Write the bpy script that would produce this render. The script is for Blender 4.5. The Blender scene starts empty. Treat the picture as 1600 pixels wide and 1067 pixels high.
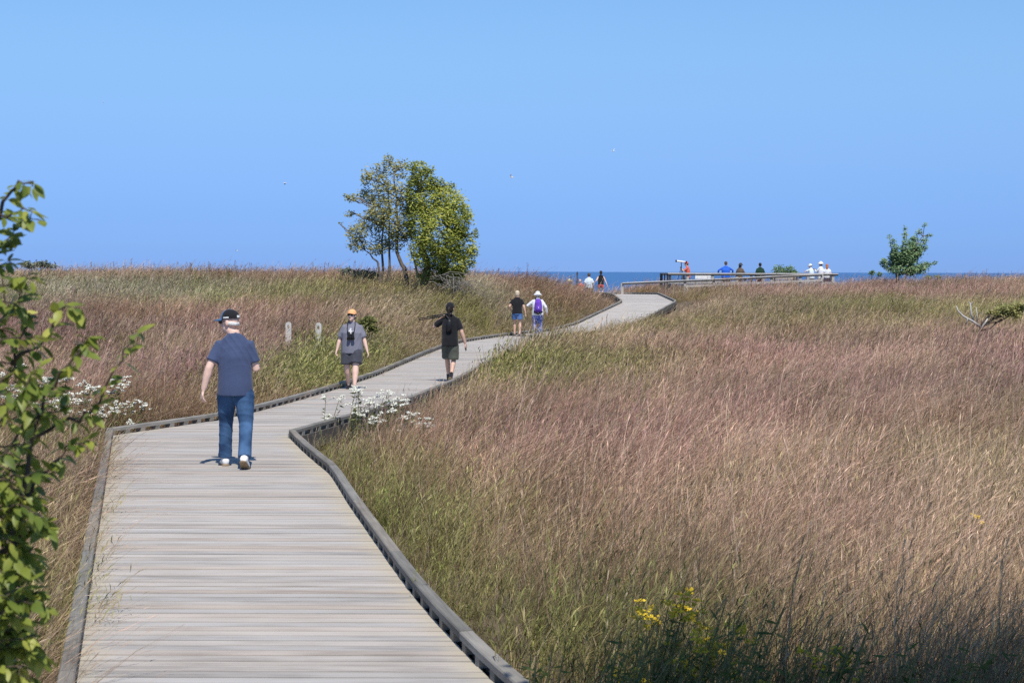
import bpy, bmesh, math, random
import numpy as np
from mathutils import Vector, Matrix, Euler, Quaternion, noise as mnoise

random.seed(7)
RNG = np.random.default_rng(7)
SC = bpy.context.scene
COL = SC.collection
R = math.radians

# ------------------------------------------------------------------ camera, sky, sun, exposure
CAMZ = 2.25
cam_d = bpy.data.cameras.new('camera')
cam_d.lens = 60.75
cam_d.sensor_width = 36.0
cam_d.clip_start = 0.1
cam_d.clip_end = 90000
cam_d.dof.use_dof = True
cam_d.dof.focus_distance = 24.0
cam_d.dof.aperture_fstop = 8.0
cam = bpy.data.objects.new('camera', cam_d)
COL.objects.link(cam)
cam.matrix_world = (Matrix.Translation((0, 0, CAMZ)) @ Matrix.Rotation(R(90 - 2.316), 4, 'X')
                    @ Matrix.Rotation(R(0.16), 4, 'Z'))
SC.camera = cam

SUN_EL, SUN_AZ = 57.0, 12.0          # elevation; degrees to the right of straight behind the camera
world = bpy.data.worlds.new('World')
SC.world = world
world.use_nodes = True
wn = world.node_tree.nodes
wl = world.node_tree.links
wn.clear()
w_out = wn.new('ShaderNodeOutputWorld')
w_bg = wn.new('ShaderNodeBackground')
w_sky = wn.new('ShaderNodeTexSky')
w_sky.sky_type = 'NISHITA'
w_sky.sun_disc = False
w_sky.sun_elevation = R(SUN_EL)
w_sky.sun_rotation = R(180 - SUN_AZ)
w_sky.altitude = 1500
w_sky.air_density = 1.0
w_sky.dust_density = 0.0
w_sky.ozone_density = 6.0
w_tint = wn.new('ShaderNodeMix')
w_tint.data_type = 'RGBA'
w_tint.blend_type = 'MULTIPLY'
w_tint.inputs[0].default_value = 1.0
# bluish lake haze: the lowest few degrees are deeper blue all the way round
w_tc = wn.new('ShaderNodeTexCoord')
w_sx = wn.new('ShaderNodeSeparateXYZ')
wl.new(w_tc.outputs['Generated'], w_sx.inputs[0])
w_rm = wn.new('ShaderNodeValToRGB')
w_rm.color_ramp.interpolation = 'B_SPLINE'
_st = [(0.0, (0.195, 0.338, 0.82)), (0.015, (0.225, 0.368, 0.80)), (0.0457, (0.34, 0.468, 0.80)), (0.0827, (0.55, 0.64, 0.825)), (0.1195, (0.72, 0.82, 0.90)), (0.165, (0.85, 0.96, 1.0)), (0.3, (0.88, 0.97, 1.0))]
_el = w_rm.color_ramp.elements
while len(_el) < len(_st): _el.new(0.5)
for _e, (_p, _c) in zip(_el, _st):
    _e.position = _p; _e.color = (*_c, 1)
wl.new(w_sx.outputs[2], w_rm.inputs[0])
wl.new(w_rm.outputs[0], w_tint.inputs[7])
wl.new(w_sky.outputs[0], w_tint.inputs[6])
wl.new(w_tint.outputs[2], w_bg.inputs[0])
w_bg.inputs[1].default_value = 0.15
wl.new(w_bg.outputs[0], w_out.inputs[0])

sun_d = bpy.data.lights.new('sun', 'SUN')
sun_d.energy = 5.0
sun_d.angle = R(0.53)
sun_d.color = (1.0, 0.95, 0.87)
sun = bpy.data.objects.new('sun', sun_d)
COL.objects.link(sun)
sdir = Vector((math.sin(R(SUN_AZ)) * math.cos(R(SUN_EL)), -math.cos(R(SUN_AZ)) * math.cos(R(SUN_EL)), math.sin(R(SUN_EL))))
sun.rotation_euler = sdir.to_track_quat('Z', 'Y').to_euler()
sun.location = (10, -20, 40)

SC.view_settings.view_transform = 'Standard'
SC.view_settings.look = 'None'
SC.view_settings.exposure = -0.08
SC.view_settings.gamma = 1.0
SC.view_settings.use_curve_mapping = False
SC.cycles.use_denoising = False
SC.cycles.max_bounces = 4
SC.cycles.diffuse_bounces = 3
SC.cycles.glossy_bounces = 2
SC.cycles.transparent_max_bounces = 8

# ------------------------------------------------------------------ helpers
def tag(o, label=None, cat=None, group=None, kind=None):
    if label: o['label'] = label
    if cat: o['category'] = cat
    if group: o['group'] = group
    if kind: o['kind'] = kind
    return o

def empty(name, loc=(0, 0, 0), rz=0.0, **kw):
    o = bpy.data.objects.new(name, None)
    COL.objects.link(o)
    o.location = loc
    o.rotation_euler = (0, 0, rz)
    o.empty_display_size = 0.2
    return tag(o, **kw)

def mesh_obj(name, verts, faces, m=None, parent=None, smooth=False, loc=None, mats=None, mi=None):
    me = bpy.data.meshes.new(name)
    me.from_pydata([tuple(v) for v in verts], [], [tuple(f) for f in faces])
    if mats:
        for q in mats: me.materials.append(q)
    elif m: me.materials.append(m)
    if mi is not None:
        me.polygons.foreach_set('material_index', mi)
    if smooth:
        me.polygons.foreach_set('use_smooth', [True] * len(me.polygons))
    me.update()
    o = bpy.data.objects.new(name, me)
    COL.objects.link(o)
    if parent: o.parent = parent
    if loc is not None: o.location = loc
    return o

def link_mesh(name, me, parent=None, loc=(0, 0, 0), rot=None):
    o = bpy.data.objects.new(name, me)
    COL.objects.link(o)
    if parent: o.parent = parent
    o.location = loc
    if rot is not None: o.rotation_euler = rot
    return o

class MB:
    """collects shapes, then links them as one mesh object"""
    def __init__(s): s.v, s.f = [], []
    def add(s, vs, fs):
        b = len(s.v)
        s.v += [Vector(q) for q in vs]
        s.f += [tuple(i + b for i in q) for q in fs]
    def box(s, c, d, rz=0.0, rot=None):
        m = rot.to_matrix() if rot is not None else Matrix.Rotation(rz, 3, 'Z')
        vs = [Vector(c) + m @ Vector((sx * d[0] / 2, sy * d[1] / 2, sz * d[2] / 2))
              for sz in (-1, 1) for sx, sy in ((-1, -1), (1, -1), (1, 1), (-1, 1))]
        s.add(vs, [(0, 3, 2, 1), (4, 5, 6, 7), (0, 1, 5, 4), (1, 2, 6, 5), (2, 3, 7, 6), (3, 0, 4, 7)])
    def tube(s, pts, rad, n=8, flat=1.0, up=None, cap=True):
        """tapered tube; rad entries are r or (r_side, r_other)"""
        pts = [Vector(p) for p in pts]
        k = len(pts)
        ref = Vector(up) if up is not None else None
        rings = []
        prev = None
        for i, p in enumerate(pts):
            t = (pts[min(i + 1, k - 1)] - pts[max(i - 1, 0)])
            if t.length < 1e-9: t = Vector((0, 0, 1))
            t.normalize()
            if ref is not None:
                a = ref - t * ref.dot(t)
                if a.length < 1e-4: a = t.orthogonal()
            elif prev is None: a = t.orthogonal()
            else:
                a = prev - t * prev.dot(t)
                if a.length < 1e-5: a = t.orthogonal()
            a.normalize(); prev = a
            b = t.cross(a)
            r = rad[i] if hasattr(rad, '__len__') else rad
            ra, rb = (r if hasattr(r, '__len__') else (r, r * flat))
            rings.append([p + a * (ra * math.cos(2 * math.pi * j / n)) + b * (rb * math.sin(2 * math.pi * j / n)) for j in range(n)])
        vs = [q for r in rings for q in r]
        fs = []
        for i in range(k - 1):
            for j in range(n):
                fs.append((i * n + j, i * n + (j + 1) % n, (i + 1) * n + (j + 1) % n, (i + 1) * n + j))
        if cap:
            fs.append(tuple(range(n - 1, -1, -1)))
            fs.append(tuple((k - 1) * n + j for j in range(n)))
        s.add(vs, fs)
    def ball(s, c, r, n=12, m=8, rot=None):
        r = r if hasattr(r, '__len__') else (r, r, r)
        vs, fs = [], []
        mt = rot.to_matrix() if rot is not None else Matrix.Identity(3)
        for i in range(1, m):
            a = math.pi * i / m
            for j in range(n):
                b = 2 * math.pi * j / n
                vs.append(Vector(c) + mt @ Vector((r[0] * math.sin(a) * math.cos(b), r[1] * math.sin(a) * math.sin(b), r[2] * math.cos(a))))
        top = len(vs); vs.append(Vector(c) + mt @ Vector((0, 0, r[2])))
        bot = len(vs); vs.append(Vector(c) + mt @ Vector((0, 0, -r[2])))
        for i in range(m - 2):
            for j in range(n):
                fs.append((i * n + j, (i + 1) * n + j, (i + 1) * n + (j + 1) % n, i * n + (j + 1) % n))
        for j in range(n):
            fs.append((top, j, (j + 1) % n))
            fs.append((bot, (m - 2) * n + (j + 1) % n, (m - 2) * n + j))
        s.add(vs, fs)
    def build(s, name, m, parent=None, smooth=False, loc=None):
        return mesh_obj(name, s.v, s.f, m, parent, smooth, loc)

def nd(t, kind, **inp):
    n = t.nodes.new(kind)
    for k, v in inp.items():
        if k.startswith('_'): setattr(n, k[1:], v)
        else:
            key = int(k[1:]) if k[0] == 'i' and k[1:].isdigit() else k
            n.inputs[key].default_value = v
    return n

def ramp(t, stops, src=None):
    n = t.nodes.new('ShaderNodeValToRGB')
    el = n.color_ramp.elements
    while len(el) < len(stops): el.new(0.5)
    for e, (p, c) in zip(el, stops):
        e.position = p
        e.color = (c[0], c[1], c[2], 1)
    if src: t.links.new(src, n.inputs[0])
    return n

def new_mat(name):
    m = bpy.data.materials.new(name)
    m.use_nodes = True
    t = m.node_tree
    p = t.nodes['Principled BSDF']
    return m, t, p

def simple(name, c, rough=0.75, var=0.18, scale=14.0, spec=0.3, bump=0.0, bscale=60.0, detail=3.0, sheen=0.0):
    """plain material with mild procedural tone variation and fine relief"""
    m, t, p = new_mat(name)
    tc = nd(t, 'ShaderNodeTexCoord')
    nz = nd(t, 'ShaderNodeTexNoise', Scale=scale, Detail=detail)
    t.links.new(tc.outputs['Object'], nz.inputs['Vector'])
    lo = [x * (1 - var) for x in c]; hi = [min(1, x * (1 + var)) for x in c]
    r = ramp(t, [(0.3, lo), (0.7, hi)], nz.outputs[0])
    t.links.new(r.outputs[0], p.inputs['Base Color'])
    p.inputs['Roughness'].default_value = rough
    p.inputs['Specular IOR Level'].default_value = spec
    if sheen: p.inputs['Sheen Weight'].default_value = sheen
    if bump:
        n2 = nd(t, 'ShaderNodeTexNoise', Scale=bscale, Detail=4.0)
        t.links.new(tc.outputs['Object'], n2.inputs['Vector'])
        b = nd(t, 'ShaderNodeBump', Strength=bump, Distance=0.01)
        t.links.new(n2.outputs[0], b.inputs['Height'])
        t.links.new(b.outputs[0], p.inputs['Normal'])
    return m

def leaf_mat(name, stops, scale=3.0, trans=0.3, rough=0.55, spec=0.25, attr=None):
    """foliage: tone varies with position; part of the light passes through"""
    m, t, p = new_mat(name)
    geo = nd(t, 'ShaderNodeNewGeometry')
    nz = nd(t, 'ShaderNodeTexNoise', Scale=scale, Detail=2.0)
    t.links.new(geo.outputs['Position'], nz.inputs['Vector'])
    mix = nd(t, 'ShaderNodeMath', _operation='MULTIPLY_ADD')
    t.links.new(geo.outputs['Random Per Island'], mix.inputs[0])
    mix.inputs[1].default_value = 0.55
    sub = nd(t, 'ShaderNodeMath', _operation='SUBTRACT')
    t.links.new(nz.outputs[0], sub.inputs[0]); sub.inputs[1].default_value = 0.275
    t.links.new(sub.outputs[0], mix.inputs[2])
    r = ramp(t, stops, mix.outputs[0])
    t.links.new(r.outputs[0], p.inputs['Base Color'])
    p.inputs['Roughness'].default_value = rough
    p.inputs['Specular IOR Level'].default_value = spec
    tr = nd(t, 'ShaderNodeBsdfTranslucent')
    t.links.new(r.outputs[0], tr.inputs[0])
    ms = nd(t, 'ShaderNodeMixShader')
    ms.inputs[0].default_value = trans
    t.links.new(p.outputs[0], ms.inputs[1]); t.links.new(tr.outputs[0], ms.inputs[2])
    t.links.new(ms.outputs[0], t.nodes['Material Output'].inputs['Surface'])
    return m

# ------------------------------------------------------------------ plan of the place (metres; camera stands over 0,0 and looks along +Y)
LP = np.array([(-0.1, -1.5), (-0.34, 0), (-2.38, 9.46), (-3.29, 13.65), (-5.42, 23.5), (-4.38, 26.0), (-4.05, 27.5), (-3.62, 30.4), (-3.3, 33.0),
               (-2.89, 36.9), (-2.33, 46.0), (-2.07, 49.8), (-1.55, 54.7), (-0.3, 60.0), (1.1, 64.6), (1.8, 66.5), (5.15, 80.0), (5.3, 90.0)])
RP = np.array([(2.1, -1.5), (1.9, 0), (0.45, 7.4), (-0.153, 9.5), (-0.685, 11.8), (-1.59, 16.6), (-2.01, 19.0), (-2.24, 19.9), (-2.63, 21.5), (-3.03, 23.3),
               (-1.93, 28.6), (-1.27, 33.9), (-0.75, 40.0), (0.15, 50.6), (0.94, 56.8), (2.35, 61.0), (4.15, 66.7), (7.55, 80.0), (7.7, 90.0)])

def deck_z(y):
    return np.interp(y, [66, 70, 80, 92, 97, 105], [0, 0.12, 0.83, 1.05, 1.0, 0.75])

def fbm(x, y, s, o=0.0):
    """cheap smooth value noise for arrays, about -1..1"""
    x = np.asarray(x, float) / s + o * 17.3
    y = np.asarray(y, float) / s + o * 9.7
    return (np.sin(x * 1.7 + 1.3 * np.sin(y * 1.1 + o)) + np.sin(y * 1.9 - 1.1 * np.sin(x * 0.8 + 2 * o) + 1.7)
            + 0.6 * np.sin(x * 3.1 + y * 2.7 + o * 5) + 0.5 * np.sin(x * 5.3 - y * 4.1 + o)) / 3.1

def ground_z(x, y):
    x = np.asarray(x, float); y = np.asarray(y, float)
    zl = np.interp(y, [-20, 20, 26, 35, 50, 62, 72, 80, 90, 120, 160, 400], [-.3, -.3, -.25, -0.05, 0.5, 1.12, 1.60, 1.50, 1.0, -1.4, -4.6, -6])
    zr = np.interp(y, [-20, 30, 45, 60, 72, 86, 97, 106, 135, 175, 400], [-.3, -.3, -.18, 0.05, 0.45, 0.92, 1.02, 0.9, -1.2, -4.6, -6])
    # the dune on the left reaches past the path where the path has not yet risen
    cx = np.interp(y, [0, 50, 66, 80, 100], [0, -1, 1.8, 4.5, 4.5])
    k = 1 / (1 + np.exp((x - cx) / np.interp(y, [0, 40, 80], [0.6, 1.0, 2.2])))
    zr = zr + 0.30 * np.exp(-((y - 97) / 9.0) ** 2) / (1 + np.exp(-(x - 21.5) / 0.8))
    z = zl * k + zr * (1 - k)
    z = z + (0.10 * fbm(x, y, 4.0, .3) + 0.14 * fbm(x, y, 11.0, .8)) * np.clip((y - 8) / 30, 0.15, 1.0)
    # a dip where the sandy way goes down to the beach
    z = z - 0.25 * np.exp(-(((x - 4.2) / 1.7) ** 2) - ((y - 101) / 7.0) ** 2)
    # lie just under the boards
    dl = np.interp(y, LP[:, 1], LP[:, 0]); dr = np.interp(y, RP[:, 1], RP[:, 0])
    d = np.maximum(np.maximum(dl - x, x - dr), 0)
    w = np.exp(-(d / 1.6) ** 2) * np.where(y > 97, 0, 1)
    target = deck_z(y) - 0.30
    return z * (1 - w) + np.minimum(z, target) * w if False else z * (1 - w) + target * w

def gz(x, y): return float(ground_z(np.array([x]), np.array([y]))[0])

# ------------------------------------------------------------------ ground
def build_ground():
    ys = np.concatenate([np.arange(-40, 8, 4.0), np.arange(8, 112, 0.8), np.arange(112, 260, 4.0), [300, 400]])
    nx = 141
    vs, fs = [], []
    for y in ys:
        half = 40 + max(0, y) * 0.6
        xs = np.linspace(-half, half, nx)
        zs = ground_z(xs, np.full(nx, y))
        vs += list(zip(xs, np.full(nx, y), zs))
    for i in range(len(ys) - 1):
        for j in range(nx - 1):
            a = i * nx + j
            fs.append((a, a + 1, a + nx + 1, a + nx))
    m, t, p = new_mat('sandy_thatch')
    geo = nd(t, 'ShaderNodeNewGeometry')
    n1 = nd(t, 'ShaderNodeTexNoise', Scale=2.2, Detail=8.0, Roughness=0.7)
    t.links.new(geo.outputs['Position'], n1.inputs['Vector'])
    r = ramp(t, [(0.25, (0.06, 0.045, 0.028)), (0.5, (0.13, 0.095, 0.06)), (0.75, (0.21, 0.165, 0.115))], n1.outputs[0])  # sandy litter, kept dark to paint in the shade among the grass
    # bare sand beyond the dunes
    sx = nd(t, 'ShaderNodeSeparateXYZ'); t.links.new(geo.outputs['Position'], sx.inputs[0])
    mr = nd(t, 'ShaderNodeMapRange'); mr.inputs[1].default_value = 104; mr.inputs[2].default_value = 112
    t.links.new(sx.outputs[1], mr.inputs[0])
    mx = nd(t, 'ShaderNodeMix', _data_type='RGBA')
    t.links.new(mr.outputs[0], mx.inputs[0]); t.links.new(r.outputs[0], mx.inputs[6]); mx.inputs[7].default_value = (0.42, 0.36, 0.27, 1)
    t.links.new(mx.outputs[2], p.inputs['Base Color'])
    p.inputs['Roughness'].default_value = 0.95
    o = mesh_obj('ground', vs, fs, m, smooth=True)
    tag(o, 'sandy dune ground under the tall grass', 'ground', kind='structure')

def build_lake():
    m, t, p = new_mat('lake_water')
    geo = nd(t, 'ShaderNodeNewGeometry')
    mp = nd(t, 'ShaderNodeMapping'); mp.inputs['Scale'].default_value = (0.02, 0.05, 1)
    t.links.new(geo.outputs['Position'], mp.inputs[0])
    n1 = nd(t, 'ShaderNodeTexNoise', Scale=1.0, Detail=6.0, Roughness=0.6)
    t.links.new(mp.outputs[0], n1.inputs['Vector'])
    r = ramp(t, [(0.3, (0.040, 0.125, 0.31)), (0.7, (0.065, 0.175, 0.38))], n1.outputs[0])
    t.links.new(r.outputs[0], p.inputs['Base Color'])
    p.inputs['Roughness'].default_value = 0.45
    p.inputs['Specular IOR Level'].default_value = 0.12
    mp2 = nd(t, 'ShaderNodeMapping'); mp2.inputs['Scale'].default_value = (0.25, 0.7, 1)
    t.links.new(geo.outputs['Position'], mp2.inputs[0])
    n2 = nd(t, 'ShaderNodeTexNoise', Scale=1.0, Detail=5.0)
    t.links.new(mp2.outputs[0], n2.inputs['Vector'])
    b = nd(t, 'ShaderNodeBump', Strength=0.9, Distance=0.6)
    t.links.new(n2.outputs[0], b.inputs['Height']); t.links.new(b.outputs[0], p.inputs['Normal'])
    W = 60000
    o = mesh_obj('lake', [(-W, 140, -4.3), (W, 140, -4.3), (W, W, -4.3), (-W, W, -4.3)], [(0, 1, 2, 3)], m)
    tag(o, 'deep blue lake reaching to the horizon', 'lake', kind='structure')

build_ground()
build_lake()
# ------------------------------------------------------------------ boardwalk
def wood_mat(name, lo, mid, hi, edge=None, half=1.1, gscale=9.0):
    m, t, p = new_mat(name)
    tc = nd(t, 'ShaderNodeTexCoord')
    oi = nd(t, 'ShaderNodeObjectInfo')
    off = nd(t, 'ShaderNodeVectorMath', _operation='MULTIPLY_ADD')
    cmb = nd(t, 'ShaderNodeCombineXYZ')
    for i in range(3): t.links.new(oi.outputs['Random'], cmb.inputs[i])
    t.links.new(cmb.outputs[0], off.inputs[0]); off.inputs[1].default_value = (37, 53, 11)
    t.links.new(tc.outputs['Object'], off.inputs[2])
    mp = nd(t, 'ShaderNodeMapping'); mp.inputs['Scale'].default_value = (1.6, 42, 20)
    t.links.new(off.outputs[0], mp.inputs[0])
    n1 = nd(t, 'ShaderNodeTexNoise', Scale=1.0, Detail=5.0, Roughness=0.65)
    t.links.new(mp.outputs[0], n1.inputs['Vector'])
    mp2 = nd(t, 'ShaderNodeMapping'); mp2.inputs['Scale'].default_value = (1.1, 3.0, 3.0)
    t.links.new(off.outputs[0], mp2.inputs[0])
    n2 = nd(t, 'ShaderNodeTexNoise', Scale=1.3, Detail=4.0)
    t.links.new(mp2.outputs[0], n2.inputs['Vector'])
    a1 = nd(t, 'ShaderNodeMath', _operation='MULTIPLY'); t.links.new(n1.outputs[0], a1.inputs[0]); a1.inputs[1].default_value = 0.38
    a2 = nd(t, 'ShaderNodeMath', _operation='MULTIPLY_ADD'); t.links.new(n2.outputs[0], a2.inputs[0]); a2.inputs[1].default_value = 0.42
    t.links.new(a1.outputs[0], a2.inputs[2])
    a3 = nd(t, 'ShaderNodeMath', _operation='MULTIPLY_ADD'); t.links.new(oi.outputs['Random'], a3.inputs[0]); a3.inputs[1].default_value = 0.11
    t.links.new(a2.outputs[0], a3.inputs[2])
    r = ramp(t, [(0.22, lo), (0.44, mid), (0.68, hi)], a3.outputs[0])
    # a warmer or cooler cast from board to board
    wn_ = nd(t, 'ShaderNodeTexWhiteNoise', _noise_dimensions='1D'); t.links.new(oi.outputs['Random'], wn_.inputs['W'])
    tint = ramp(t, [(0.0, (0.97, 0.90, 0.83)), (0.2, (1, .98, .96)), (0.6, (1, 1, 1)), (0.9, (0.90, 0.93, 0.96)), (1.0, (0.80, 0.79, 0.78))], wn_.outputs[0])
    mx = nd(t, 'ShaderNodeMix', _data_type='RGBA', _blend_type='MULTIPLY'); mx.inputs[0].default_value = 1.0
    t.links.new(r.outputs[0], mx.inputs[6]); t.links.new(tint.outputs[0], mx.inputs[7])
    col = mx.outputs[2]
    if edge:
        sx = nd(t, 'ShaderNodeSeparateXYZ'); t.links.new(tc.outputs['Object'], sx.inputs[0])
        ab = nd(t, 'ShaderNodeMath', _operation='ABSOLUTE'); t.links.new(sx.outputs[0], ab.inputs[0])
        ad = nd(t, 'ShaderNodeMath', _operation='MULTIPLY_ADD'); t.links.new(n2.outputs[0], ad.inputs[0]); ad.inputs[1].default_value = 0.35
        t.links.new(ab.outputs[0], ad.inputs[2])
        mr = nd(t, 'ShaderNodeMapRange'); mr.inputs[1].default_value = half + 0.02; mr.inputs[2].default_value = half + 0.22; mr.inputs[4].default_value = 0.55
        t.links.new(ad.outputs[0], mr.inputs[0])
        m2 = nd(t, 'ShaderNodeMix', _data_type='RGBA'); t.links.new(mr.outputs[0], m2.inputs[0]); t.links.new(col, m2.inputs[6]); m2.inputs[7].default_value = (*edge, 1)
        col = m2.outputs[2]
    t.links.new(col, p.inputs['Base Color'])
    p.inputs['Roughness'].default_value = 0.82
    p.inputs['Specular IOR Level'].default_value = 0.25
    b = nd(t, 'ShaderNodeBump', Strength=0.5, Distance=0.004)
    t.links.new(n1.outputs[0], b.inputs['Height']); t.links.new(b.outputs[0], p.inputs['Normal'])
    return m

M_PLANK = wood_mat('weathered_plank', (0.21, 0.185, 0.165), (0.45, 0.412, 0.372), (0.57, 0.53, 0.485), edge=(0.50, 0.44, 0.31), half=1.12)
M_PLANK_FAR = wood_mat('weathered_plank_far', (0.25, 0.225, 0.20), (0.48, 0.44, 0.40), (0.60, 0.56, 0.515))
M_RAIL = wood_mat('weathered_rail', (0.08, 0.075, 0.064), (0.225, 0.212, 0.188), (0.40, 0.38, 0.34))
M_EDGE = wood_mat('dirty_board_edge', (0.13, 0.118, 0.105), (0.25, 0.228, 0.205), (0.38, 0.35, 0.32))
M_BEAM = wood_mat('dark_beam', (0.05, 0.045, 0.04), (0.10, 0.09, 0.08), (0.16, 0.15, 0.135))

def smooth_poly(P, n=3, keep=()):
    """round the gentle bends of a plan line, keep the true corners"""
    P = [Vector((p[0], p[1])) for p in P]
    for _ in range(n):
        Q = [P[0]]
        K = [0]
        for i in range(1, len(P) - 1):
            a, b, c = P[i - 1], P[i], P[i + 1]
            ang = (b - a).angle(c - b) if (b - a).length > 1e-6 and (c - b).length > 1e-6 else 0
            if ang > R(24): Q.append(b)
            else:
                Q.append(b.lerp(a, min(0.25, 0.5 / max((b - a).length, 1e-6)))); Q.append(b.lerp(c, min(0.25, 0.5 / max((c - b).length, 1e-6))))
        Q.append(P[-1]); P = Q
    return P

def offset_poly(P, d):
    out = []
    for i, p in enumerate(P):
        ns = []
        if i > 0:
            t = (p - P[i - 1]).normalized(); ns.append(Vector((-t.y, t.x)))
        if i < len(P) - 1:
            t = (P[i + 1] - p).normalized(); ns.append(Vector((-t.y, t.x)))
        n = ns[0] if len(ns) == 1 else (ns[0] + ns[1])
        n.normalize()
        out.append(p + n * (d / max(n.dot(ns[0]), 0.5)))
    return out

def resample(P, step):
    out = [P[0].copy()]; acc = 0.0
    for a, b in zip(P[:-1], P[1:]):
        L = (b - a).length; s = step - acc
        while s <= L:
            out.append(a.lerp(b, s / L)); s += step
        acc = (acc + L) % step if L else acc
        acc = L - (s - step)
    return out

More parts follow.
